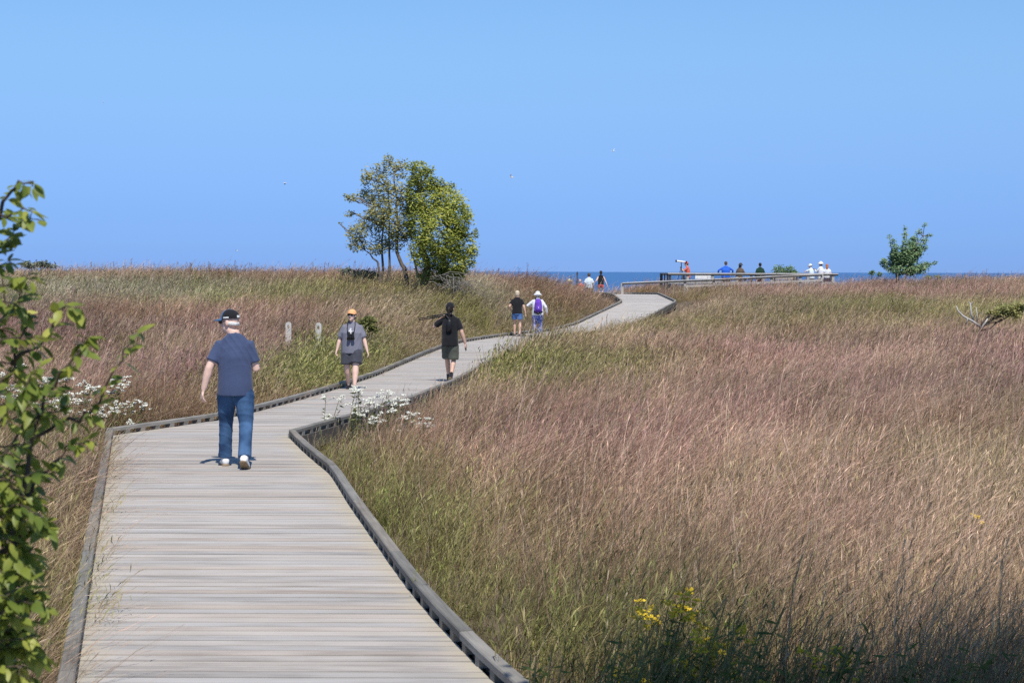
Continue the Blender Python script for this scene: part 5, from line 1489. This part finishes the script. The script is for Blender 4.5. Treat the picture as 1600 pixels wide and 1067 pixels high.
# 3 -- person with a tripod on the shoulder
D3 = 35.0
p3, A3, hd3, up3 = person('person in black t-shirt and olive shorts carrying a tripod', ((703 - 800) / F_PX * D3, D3, 0), R(-4), dict(
    h=1.62, w=1.0, skin=SKIN, yaw=R(-8), seed=5.0, l_foot=(-.06, .30, .085), r_foot=(.04, -.16, .13), r_pitch=R(-38), l_hand=(-.20, .10, 1.40), l_elbdir=(-.7, -.2, -1), r_hand=(.33, .03, .86), r_elbdir=(.4, -1, 0), hipx=0,
    shirt=dict(mat=C_BLACK, hem=.80, ease=.028, fold=.005, sleeve=.75), bottom=dict(mat=C_OLIVE, name='shorts', len=.94), shoe=dict(mat=C_BLACK, top=.10), sock=C_CHAR,
    hair=dict(kind='tail', mat=H_DARK), hat=dict(kind='cap', mat=C_BLACK, back=False)))
def tripod_on_shoulder(p):
    t = empty('tripod', label='black folded tripod carried over the left shoulder', cat='tripod'); place_on(t, p)
    a, d = Vector((-.10, -.06, 1.475)), Vector((-.95, .25, -.17)).normalized()
    for i, (oy, oz) in enumerate(((0, .025), (.03, -.015), (-.03, -.015))):
        m = MB(); o = Vector((0, oy, oz)); m.tube([a + o, a + d * .34 + o, a + d * .345 + o, a + d * .62 + o * .8], [.015, .015, .010, .010], 8); m.build('leg', M_BLACK, t, True)
    m = MB(); m.tube([a - d * .16, a - d * .02], [.030, .034], 10); m.build('head', M_BLACK, t, True)
    m = MB(); m.tube([a - d * .12 + Vector((0, 0, -.02)), a - d * .10 + Vector((.02, -.06, -.2))], [.007, .007], 6); m.build('pan_handle', M_BLACK, t, True)
tripod_on_shoulder(p3)
def camera_pack(p):
    t = empty('shoulder_bag', label='small black bag slung on the back of the tripod carrier', cat='bag'); place_on(t, p)
    m = MB(); m.tube([(.0, -.165, 1.12), (.0, -.172, 1.16), (.0, -.172, 1.34), (.0, -.15, 1.40)], [(.045, .02), (.062, .035), (.055, .032), (.03, .02)], 12, up=(1, 0, 0)); m.build('pouch', M_BLACK, t, True)
    m = MB(); m.tube([(.0, -.16, 1.40), (-.08, -.10, 1.475), (-.10, .02, 1.50), (-.05, .13, 1.40)], [(.014, .004)] * 4, 8); m.build('strap', M_BLACK, t)
camera_pack(p3)
def phone(p):
    t = empty('phone', label='dark phone held low in the right hand of the tripod carrier', cat='phone'); place_on(t, p)
    m = MB(); m.box((.345, .065, .765), (.018, .07, .14), rot=Euler((.25, 0, 0))); m.build('case', M_BLACK, t)
phone(p3)

# 4, 5 -- the couple further on
D4 = 60.0
person('woman with short pale hair, black t-shirt and denim shorts in the distance', ((808 - 800) / F_PX * D4, D4, 0), R(-5), dict(
    h=1.60, w=1.06, skin=SKIN, seed=7.0, l_foot=(-.11, .12, .085), r_foot=(.10, -.12, .09), l_hand=(-.24, .10, .98), r_hand=(.32, .0, .86), shirt=dict(mat=C_BLACK, hem=.86, sleeve=.6), bottom=dict(mat=C_DSHORT, name='shorts', len=.62),
    shoe=dict(mat=C_CHAR, top=.0), hair=dict(kind='short', mat=H_BLOND), voxel=.015))
p5, A5, hd5, up5 = person('person in white hat and white long sleeved shirt wearing a backpack', ((840 - 800) / F_PX * D4, D4, 0), R(4), dict(
    h=1.57, w=1.22, skin=SKIN, seed=9.0, l_foot=(-.10, -.06, .085), r_foot=(.12, .10, .085), l_hand=(-.24, .22, 1.16), l_elbdir=(-1, -.4, -.4), r_hand=(.36, .02, .90), shirt=dict(mat=C_WHITE, hem=.82, sleeve=2, ease=.03), bottom=dict(mat=C_LEG, name='leggings', leg=.078),
    shoe=dict(mat=M_WHITE, top=.0, sole=M_BLACK), hair=dict(kind='short', mat=H_WHITE), hat=dict(kind='bucket', mat=C_WHITE), voxel=.015))
def backpack(p):
    t = empty('backpack', label='purple backpack on the person in the white hat', cat='backpack'); place_on(t, p)
    m = MB(); m.tube([(0, -.23, .94), (0, -.25, .99), (0, -.26, 1.15), (0, -.25, 1.32), (0, -.215, 1.42), (0, -.19, 1.46)], [(.10, .05), (.15, .09), (.155, .095), (.14, .085), (.11, .06), (.05, .03)], 14, up=(1, 0, 0)); b = soft(m, 'pack', C_PURPLE, t, .012, 3, folds(.005))
    m = MB(); m.tube([(0, -.33, 1.0), (0, -.355, 1.05), (0, -.345, 1.15), (0, -.33, 1.19)], [(.07, .02), (.10, .035), (.095, .03), (.06, .02)], 12, up=(1, 0, 0)); soft(m, 'front_pocket', C_PURPLE, t, .012, 3)
    m = MB(); m.box((0, -.378, 1.13), (.02, .006, .05)); m.build('badge', M_WHITE, t)
    for s in (-1, 1):
        m = MB(); m.tube([(s * .08, -.16, 1.44), (s * .10, -.02, 1.50), (s * .12, .13, 1.38), (s * .14, .16, 1.2), (s * .16, .05, 1.02), (s * .13, -.18, .98)], [(.022, .006)] * 6, 8); m.build('strap', M_BLACK, t)
    m = MB(); m.tube([(-.15, -.2, .97), (0, -.28, .90), (.15, -.2, .97)], [(.05, .05)] * 3, 10); m.build('hip_pad', M_BLACK, t, True)
backpack(p5)
# ------------------------------------------------------------------ look-out platform, ramp and the people there
M_GREYWOOD = wood_mat('grey_timber', (0.24, 0.22, 0.20), (0.42, 0.40, 0.37), (0.56, 0.54, 0.50))
M_CAPWOOD = wood_mat('pale_cap_timber', (0.42, 0.40, 0.37), (0.60, 0.58, 0.55), (0.72, 0.70, 0.67))  # paler timber: sunlight on the rail caps put into the colour
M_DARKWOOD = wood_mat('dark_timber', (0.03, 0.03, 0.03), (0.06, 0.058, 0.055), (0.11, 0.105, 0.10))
PF = 1.13
def fX(px, D): return (px - 800) / F_PX * D

def post(mb_parent, x, y, z0, z1, m, w=.14):
    b = MB(); b.box((x, y, (z0 + z1) / 2), (w, w, z1 - z0)); return b.build('post', m, mb_parent)

def platform():
    t = empty('lookout_platform', (13.4, 96, gz(13.4, 96)), label='timber lookout platform with grey railing above the beach', cat='platform')
    o = t.location
    y0, y1 = 96.0, 101.5; x0, x1 = fX(1046, 96), fX(1306, 96)
    n = int((y1 - y0) / .15)
    for i in range(n):
        b = MB(); b.box(Vector(((x0 + x1) / 2, y0 + (i + .5) * .15, PF - .02)) - o, (x1 - x0, .142, .04)); b.build('plank', M_GREYWOOD, t)
    b = MB(); b.box(Vector(((x0 + x1) / 2, y0 + .03, PF - .16)) - o, (x1 - x0, .05, .24)); b.build('edge_beam', M_DARKWOOD, t)
    for px in (1046, 1074, 1113, 1151, 1192, 1232, 1262, 1301):
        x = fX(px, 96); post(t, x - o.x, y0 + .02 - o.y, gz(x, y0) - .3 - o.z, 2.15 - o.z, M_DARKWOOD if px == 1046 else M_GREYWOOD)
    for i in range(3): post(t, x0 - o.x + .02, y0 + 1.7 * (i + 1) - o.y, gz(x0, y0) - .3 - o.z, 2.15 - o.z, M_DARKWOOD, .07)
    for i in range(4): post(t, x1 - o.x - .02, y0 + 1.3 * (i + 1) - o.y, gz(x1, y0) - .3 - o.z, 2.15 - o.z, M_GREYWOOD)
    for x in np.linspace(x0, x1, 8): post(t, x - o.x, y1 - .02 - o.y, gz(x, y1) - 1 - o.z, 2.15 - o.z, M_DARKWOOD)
    def rail(name, a, b_, z, w, h, m):
        q = MB(); c = (Vector(a) + Vector(b_)) / 2; d = Vector(b_) - Vector(a); q.box(Vector((c.x, c.y, z)) - o, (d.length, w, h), math.atan2(d.y, d.x)); q.build(name, m, t)
    for (a, b_) in (((x0 - .1, y0), (x1 + .1, y0)), ((x0, y0 + .1), (x0, y1)), ((x1, y0 + .1), (x1, y1)), ((x0, y1), (x1, y1))):
        rail('cap_rail', a, b_, 2.175, .17, .05, M_CAPWOOD)
        if a[0] == b_[0] and a[0] < 10: continue
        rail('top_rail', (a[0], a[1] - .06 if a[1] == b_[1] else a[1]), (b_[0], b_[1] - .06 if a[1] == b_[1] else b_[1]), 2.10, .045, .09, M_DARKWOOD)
        rail('lower_rail', (a[0], a[1] - .06 if a[1] == b_[1] else a[1]), (b_[0], b_[1] - .06 if a[1] == b_[1] else b_[1]), 1.66, .045, .11, M_GREYWOOD)
platform()

def ramp_():
    t = empty('access_ramp', (11, 93, gz(11, 93)), label='long sloping timber ramp with pale handrail leading up to the lookout', cat='ramp')
    o = t.location; D = 93.0
    P = [(972, 440.9), (1070, 436.5), (1115, 434.6), (1164, 432.2), (1205, 430.0), (1250, 427.8), (1284, 426.4)]
    Q = [at(px, py + .8, D) for px, py in P]
    for i, q in enumerate(Q): post(t, q.x - o.x, q.y + .08 - o.y, gz(q.x, q.y) - .3 - o.z, q.z - o.z - .012, M_GREYWOOD, .13)
    for a, b_ in zip(Q[:-1], Q[1:]):
        for nm, dz, w, h, m, dy in (('handrail', 0, .15, .04, M_CAPWOOD, .05), ('top_rail', -.068, .04, .085, M_DARKWOOD, -.02), ('lower_rail', -.33, .04, .10, M_GREYWOOD, -.02)):
            if nm == 'lower_rail' and a is Q[0]: continue
            d = b_ - a; c = (a + b_) / 2; q = MB(); q.box(Vector((c.x, c.y + dy, c.z + dz)) - o, (d.length - .004, w, h), rot=Euler((0, -math.atan2(d.z, d.xy.length), math.atan2(d.y, d.x)))); q.build(nm, m, t)
    a, b_ = Q[0] + Vector((0, 1.0, -.95)), Q[-1] + Vector((0, 1.0, -.99))
    n = 70
    v, f = [], []
    for i in range(n):
        for u in (i / n + .0006, (i + 1) / n - .0006):
            p = a.lerp(b_, u)
            for dy in (-.75, .75): v.append(Vector((p.x, p.y + dy, p.z)) - o)
        k = 4 * i; f.append((k, k + 2, k + 3, k + 1))
    q = mesh_obj('ramp_planks', v, f, M_GREYWOOD, t); q['kind'] = 'stuff'
ramp_()

def info_panel():
    c = at(1098, 431.0, 97.0)
    t = empty('notice_board', (c.x, c.y, PF), label='plain white panel standing behind the left of the lookout railing', cat='board')
    b = MB(); b.box((0, 0, c.z - PF), (.88, .04, .30)); b.build('board', M_WHITE, t)
    for s in (-1, 1):
        b = MB(); b.box((s * .36, .04, (c.z - PF) / 2), (.06, .04, c.z - PF)); b.build('leg', M_GREYWOOD, t)
info_panel()
def bench():
    c = at(1226, 433, 99.0)
    t = empty('bench', (c.x, c.y, PF), label='grey slatted bench on the lookout seen under the railing', cat='bench')
    for i in range(3):
        b = MB(); b.box((0, (i - 1) * .14, .46), (1.3, .12, .04)); b.build('seat_slat', M_GREYWOOD, t)
    for i in range(2):
        b = MB(); b.box((0, .24, .62 + .16 * i), (1.3, .035, .12)); b.build('back_slat', M_GREYWOOD, t)
    for s in (-1, 1):
        for yy in (-.16, .2):
            b = MB(); b.box((s * .55, yy, .22 if yy < 0 else .42), (.07, .06, .44 if yy < 0 else .84)); b.build('leg', M_DARKWOOD, t)
bench()

VX = .022
GP = 'visitors on the lookout platform'
pr, *_ = person('person in red shirt and red cap looking through a scope on the lookout', (fX(1075, 97.2), 97.2, PF), R(78), dict(
    h=1.70, skin=SKIN, voxel=VX, yaw=R(8), l_hand=(-.12, .33, 1.38), r_hand=(.10, .34, 1.36), l_elbdir=(-.6, 0, -1), r_elbdir=(.6, 0, -1), fwd=.08, shirt=dict(mat=C_RED, hem=.80, sleeve=.7), bottom=dict(mat=C_CHAR, len=2), shoe=dict(mat=C_BLACK), hair=dict(kind='short', mat=H_BROWN), hat=dict(kind='cap', mat=C_RED)), GP)
def scope():
    c = at(1064, 408.5, 97.1)
    t = empty('spotting_scope', (c.x, c.y, PF), label='pale spotting scope on a dark tripod in front of the red shirted person', cat='scope')
    z = c.z - PF
    b = MB(); b.tube([(.24, 0, z + .0), (.10, 0, z - .005), (.05, 0, z), (-.20, 0, z + .03), (-.26, 0, z + .035)], [.035, .045, .05, .055, .055], 12); b.build('tube', M_WHITE, t, True)
    b = MB(); b.tube([(.32, 0, z + .01), (.22, 0, z)], [.028, .032], 10); b.build('eyepiece', M_BLACK, t, True)
    b = MB(); b.tube([(-.255, 0, z + .035), (-.33, 0, z + .045)], [.06, .064], 12); b.build('lens_hood', M_BLACK, t, True)
    b = MB(); b.tube([(0, 0, z - .02), (0, 0, z - .42)], [.03, .022], 10); b.build('column', M_BLACK, t, True)
    for i in range(3):
        a = 2.1 * i + .5; b = MB(); b.tube([(0, 0, z - .30), (.42 * math.cos(a), .42 * math.sin(a), 0)], [.018, .012], 8); b.build('leg', M_BLACK, t, True)
scope()
person('broad person in bright blue shirt standing at the lookout railing', (fX(1133.5, 97.6), 97.6, PF), R(5), dict(
    h=1.74, w=1.35, skin=SKIN, voxel=VX, l_hand=(-.42, .12, 1.00), r_hand=(.40, .14, 1.0), l_elbdir=(-1, -.3, 0), r_elbdir=(1, -.3, 0), shirt=dict(mat=C_BLUE, hem=.80, sleeve=2, ease=.04), bottom=dict(mat=C_CHAR, len=2), shoe=dict(mat=C_BLACK), hair=dict(kind='short', mat=H_BROWN)), GP)
person('person in tan jacket and dark hair right of the blue shirt', (fX(1155, 97.4), 97.4, PF), R(-40), dict(
    h=1.64, w=1.1, skin=SKIN, voxel=VX, fwd=.08, r_hand=(.22, .32, 1.05), l_hand=(-.2, .3, 1.05), shirt=dict(mat=C_TAN, hem=.80, sleeve=2), bottom=dict(mat=C_CHAR, len=2), shoe=dict(mat=C_BLACK), hair=dict(kind='long', mat=H_DARK), hat=dict(kind='bucket', mat=C_CHAR, brimw=.05)), GP)
person('person in dark green shirt with black hair at the middle of the railing', (fX(1187, 97.7), 97.7, PF), R(0), dict(
    h=1.66, w=1.2, skin=SKIN_T, voxel=VX, shirt=dict(mat=C_GREEN, hem=.80, sleeve=2, ease=.04), bottom=dict(mat=C_CHAR, len=2), shoe=dict(mat=C_BLACK), hair=dict(kind='short', mat=H_DARK)), GP)
person('leaning person in white hat, leftmost of the three at the railing end', (fX(1268, 97.3), 97.3, PF), R(35), dict(
    h=1.60, skin=SKIN, voxel=VX, fwd=.12, nod=R(-12), l_hand=(-.15, .32, 1.30), r_hand=(.12, .34, 1.28), shirt=dict(mat=C_SKY, hem=.82, sleeve=.7), bottom=dict(mat=C_CHAR, name='shorts', len=.8), shoe=dict(mat=M_WHITE), hair=dict(kind='short', mat=H_WHITE), hat=dict(kind='bucket', mat=C_WHITE, brimw=.05)), GP)
pw, *_ = person('person all in white with a wide hat in the middle of the railing end group', (fX(1282, 97.6), 97.6, PF), R(50), dict(
    h=1.74, w=1.12, skin=SKIN_T, voxel=VX, l_hand=(-.10, .34, 1.28), r_hand=(.12, .34, 1.26), l_elbdir=(-.6, 0, -1), r_elbdir=(.6, 0, -1), shirt=dict(mat=C_WHITE, hem=.74, sleeve=2, ease=.04), bottom=dict(mat=C_CREAM, len=2), shoe=dict(mat=M_WHITE), hair=dict(kind='short', mat=H_DARK), hat=dict(kind='bucket', mat=C_WHITE, brimw=.08)), GP)
def hand_camera(p):
    t = empty('hand_camera', label='black camera held up by the person all in white', cat='camera'); place_on(t, p)
    m = MB(); m.box((.01, .45, 1.29), (.15, .07, .10)); m.build('camera_body', M_BLACK, t)
    m = MB(); m.tube([(.01, .48, 1.29), (.01, .60, 1.29)], [.04, .045], 12); m.build('lens', M_BLACK, t, True)
hand_camera(pw)
person('red haired woman in white top and navy shorts at the railing end', (fX(1291.5, 97.5), 97.5, PF), R(-10), dict(
    h=1.60, skin=SKIN_P, voxel=VX, shirt=dict(mat=C_WHITE, hem=.88, sleeve=.5), bottom=dict(mat=C_NAVY, name='shorts', len=.6), shoe=dict(mat=M_WHITE), hair=dict(kind='long', mat=H_RED)), GP)

def stand(px, D0, D1_, ztop, H):
    """the distance at which someone of height H reaches ztop above the falling ground"""
    best = min(np.arange(D0, D1_, .25), key=lambda d: abs(gz(fX(px, d), d) + H - ztop(d)))
    return float(best)
d = stand(920, 98, 106, lambda d: CAMZ + 6.5 * d / F_PX, 1.72)
person('man in pale t-shirt and dark shorts on the way down to the beach', (fX(920, d), d, gz(fX(920, d), d)), R(0), dict(
    h=1.72, w=1.1, skin=SKIN, voxel=VX, shirt=dict(mat=C_SKY, hem=.84, sleeve=.8), bottom=dict(mat=C_BLACK, name='shorts', len=.9), shoe=dict(mat=C_BLACK), hair=dict(kind='short', mat=H_BROWN)))
d = stand(938.5, 97, 107, lambda d: CAMZ + 3.4 * d / F_PX, 1.62)
person('woman in black tank top and coral shorts on the way down to the beach', (fX(938.5, d), d, gz(fX(938.5, d), d)), R(0), dict(
    h=1.62, w=1.02, skin=SKIN_P, voxel=VX, l_hand=(-.40, .06, 1.02), l_elbdir=(-.5, -.5, -1), r_hand=(.38, 0, .86), shirt=dict(mat=C_BLACK, hem=.90, sleeve=0), bottom=dict(mat=C_PINK, name='shorts', len=.45), shoe=dict(mat=C_BLACK), hair=dict(kind='tail', mat=H_DARK)))
d = stand(889.5, 103, 125, lambda d: CAMZ - 4.5 * d / F_PX, 1.78)
person('person under a cone shaped sun hat low behind the grass', (fX(889.5, d), d, gz(fX(889.5, d), d)), R(10), dict(
    h=1.66, skin=SKIN, voxel=VX, shirt=dict(mat=C_CREAM, hem=.8, sleeve=.8), bottom=dict(mat=C_CHAR, len=2), shoe=dict(mat=C_BLACK), hair=dict(kind='short', mat=H_WHITE), hat=dict(kind='cone', mat=C_CREAM)))
d = stand(906, 103, 125, lambda d: CAMZ - 8.5 * d / F_PX, 1.66)
person('person in coral top low behind the grass beside the dark post', (fX(906, d), d, gz(fX(906, d), d)), R(170), dict(
    h=1.66, skin=SKIN_P, voxel=VX, shirt=dict(mat=C_PINK, hem=.8, sleeve=.8), bottom=dict(mat=C_CHAR, len=2), shoe=dict(mat=C_BLACK), hair=dict(kind='fringe', mat=H_BLOND)))
def marker():
    x = fX(901.5, 101); z0 = gz(x, 101); t = empty('marker_post', (x, 101, z0), label='thin dark post left of the couple on the beach path', cat='post')
    b = MB(); b.tube([(0, 0, -.3), (0, 0, CAMZ - z0 - .02), (0, 0, CAMZ - z0 + .01)], [.035, .035, .02], 8); b.build('shaft', M_METAL, t, True)
    b = MB(); b.box((0, -.04, CAMZ - z0 - .12), (.10, .012, .14)); b.build('plate', M_METAL, t)
marker()

# ---- pale wooden posts standing in the grass
M_PALEPOST = simple('pale_weathered_post', (0.56, 0.54, 0.50), 0.9, 0.15, 20.0)
def slot_post(px, ytop, D, label):
    c = at(px, ytop, D); z0 = gz(c.x, D); h = c.z - z0
    t = empty('slotted_post', (c.x, D, z0), label=label, cat='post', group='slotted posts in the grass')
    W, T = .15, .05; n = 10
    outer = [(-W / 2, -.3), (W / 2, -.3)] + [(W / 2 * math.cos(math.pi * i / n), h - W / 2 + W / 2 * math.sin(math.pi * i / n)) for i in range(n + 1)]
    bm = bmesh.new()
    hz = h - .13
    inner = [(.026 * math.cos(2 * math.pi * i / 12), hz + .055 * math.sin(2 * math.pi * i / 12)) for i in range(12)]
    es = []
    for ring in (outer, inner):
        vs = [bm.verts.new((x, -T / 2, z)) for x, z in ring]
        es += [bm.edges.new((vs[i], vs[(i + 1) % len(vs)])) for i in range(len(vs))]
    bmesh.ops.triangle_fill(bm, use_beauty=True, edges=es)
    g = bmesh.ops.extrude_face_region(bm, geom=bm.faces[:])
    bmesh.ops.translate(bm, verts=[v for v in g['geom'] if isinstance(v, bmesh.types.BMVert)], vec=(0, T, 0))
    bmesh.ops.recalc_face_normals(bm, faces=bm.faces[:])
    me = bpy.data.meshes.new('board'); bm.to_mesh(me); bm.free(); me.materials.append(M_PALEPOST)
    link_mesh('board', me, t)
    b = MB(); b.box((0, .05, h / 2 - .25), (.07, .05, h + .1)); b.build('stake', M_GREYWOOD, t)
slot_post(450.5, 504, 45.0, 'bleached slotted post between the man and the orange cap, left one')
slot_post(497.5, 505, 44.0, 'bleached slotted post nearest the orange capped woman')

# ---- low kerb of a side path hidden in the grass
def side_path():
    t = empty('side_path', (4.6, 60.2, 0), label='grey low rail of a side path hidden in the grass', cat='path', kind='structure')
    o = t.location
    for i in range(5):
        a, b_ = Vector((3.2 + .95 * i, 59.5 + .05 * i, 0)), Vector((3.2 + .95 * (i + 1), 59.5 + .05 * (i + 1), 0)); c = (a + b_) / 2
        z = .17
        q = MB(); q.box(Vector((c.x, c.y, z)) - o, ((b_ - a).length - .01, .10, .07), math.atan2((b_ - a).y, (b_ - a).x)); q.build('kerb_rail', M_GREYWOOD, t)
        q = MB(); q.box(Vector((a.x + .1, a.y, z - .4)) - o, (.08, .08, .73)); q.build('support_post', M_GREYWOOD, t)
side_path()

# ---- gulls
M_GULL = simple('gull_white', (0.72, 0.72, 0.72), .8, .05); M_GULLG = simple('gull_grey', (0.22, 0.23, 0.25), .8, .1)
def gull(px, py, D, span, flap, rz, bank, label):
    p = at(px, py, D)
    t = empty('gull', p, rz, label=label, cat='bird', group='gulls over the lake'); t.rotation_euler = (0, bank, rz); t.scale = (span, span, span)
    b = MB(); b.tube([(0, .24, .0), (0, .20, .005), (0, .10, 0), (0, -.05, 0), (0, -.16, .0), (0, -.26, .005)], [.012, .030, .052, .050, .028, (.035, .006)], 10, up=(1, 0, 0)); b.build('body', M_GULL, t, True)
    b = MB(); b.tube([(0, .235, -.002), (0, .275, -.012)], [.010, .003], 6); b.build('beak', M_YELLOW_FL, t, True)
    for s in (-1, 1):
        P = [(s * .03, .03, .01), (s * .20, .07, .01 + flap * .16), (s * .34, .0, .01 + flap * .20), (s * .52, -.10, .01 + flap * .13)]
        W = [.075, .070, .055, .006]
        vs, fs = [], []
        for q, w in zip(P, W):
            for (dy, dz) in ((w, 0), (0, .010 if w > .01 else .002), (-w, 0), (0, -.006)): vs.append((q[0], q[1] + dy, q[2] + dz))
        for i in range(3):
            for j in range(4): fs.append((4 * i + j, 4 * i + (j + 1) % 4, 4 * i + 4 + (j + 1) % 4, 4 * i + 4 + j))
        fs += [(0, 1, 2, 3), (12, 15, 14, 13)]
        b = MB(); b.add(vs, fs); b.build('wing', M_GULL if flap > 0 else M_GULLG, t, True)
gull(799, 278, 160, .9, .9, R(70), R(15), 'white gull above and right of the vine covered tree')
gull(957, 237, 170, .75, .8, R(40), R(-25), 'gull highest over the middle of the picture')
gull(446, 288, 175, .8, -.6, R(100), R(10), 'gull left of the open crowned tree')
gull(370, 394, 190, .7, .9, R(60), R(0), 'gull low over the horizon on the left')
gull(164, 163, 240, .5, -.8, R(90), R(5), 'faint far gull high on the left')
run_jobs()
# the clumps are set on their points last
_md = GRASS.modifiers.new('clumps', 'NODES'); _md.node_group = GRASS_NODES
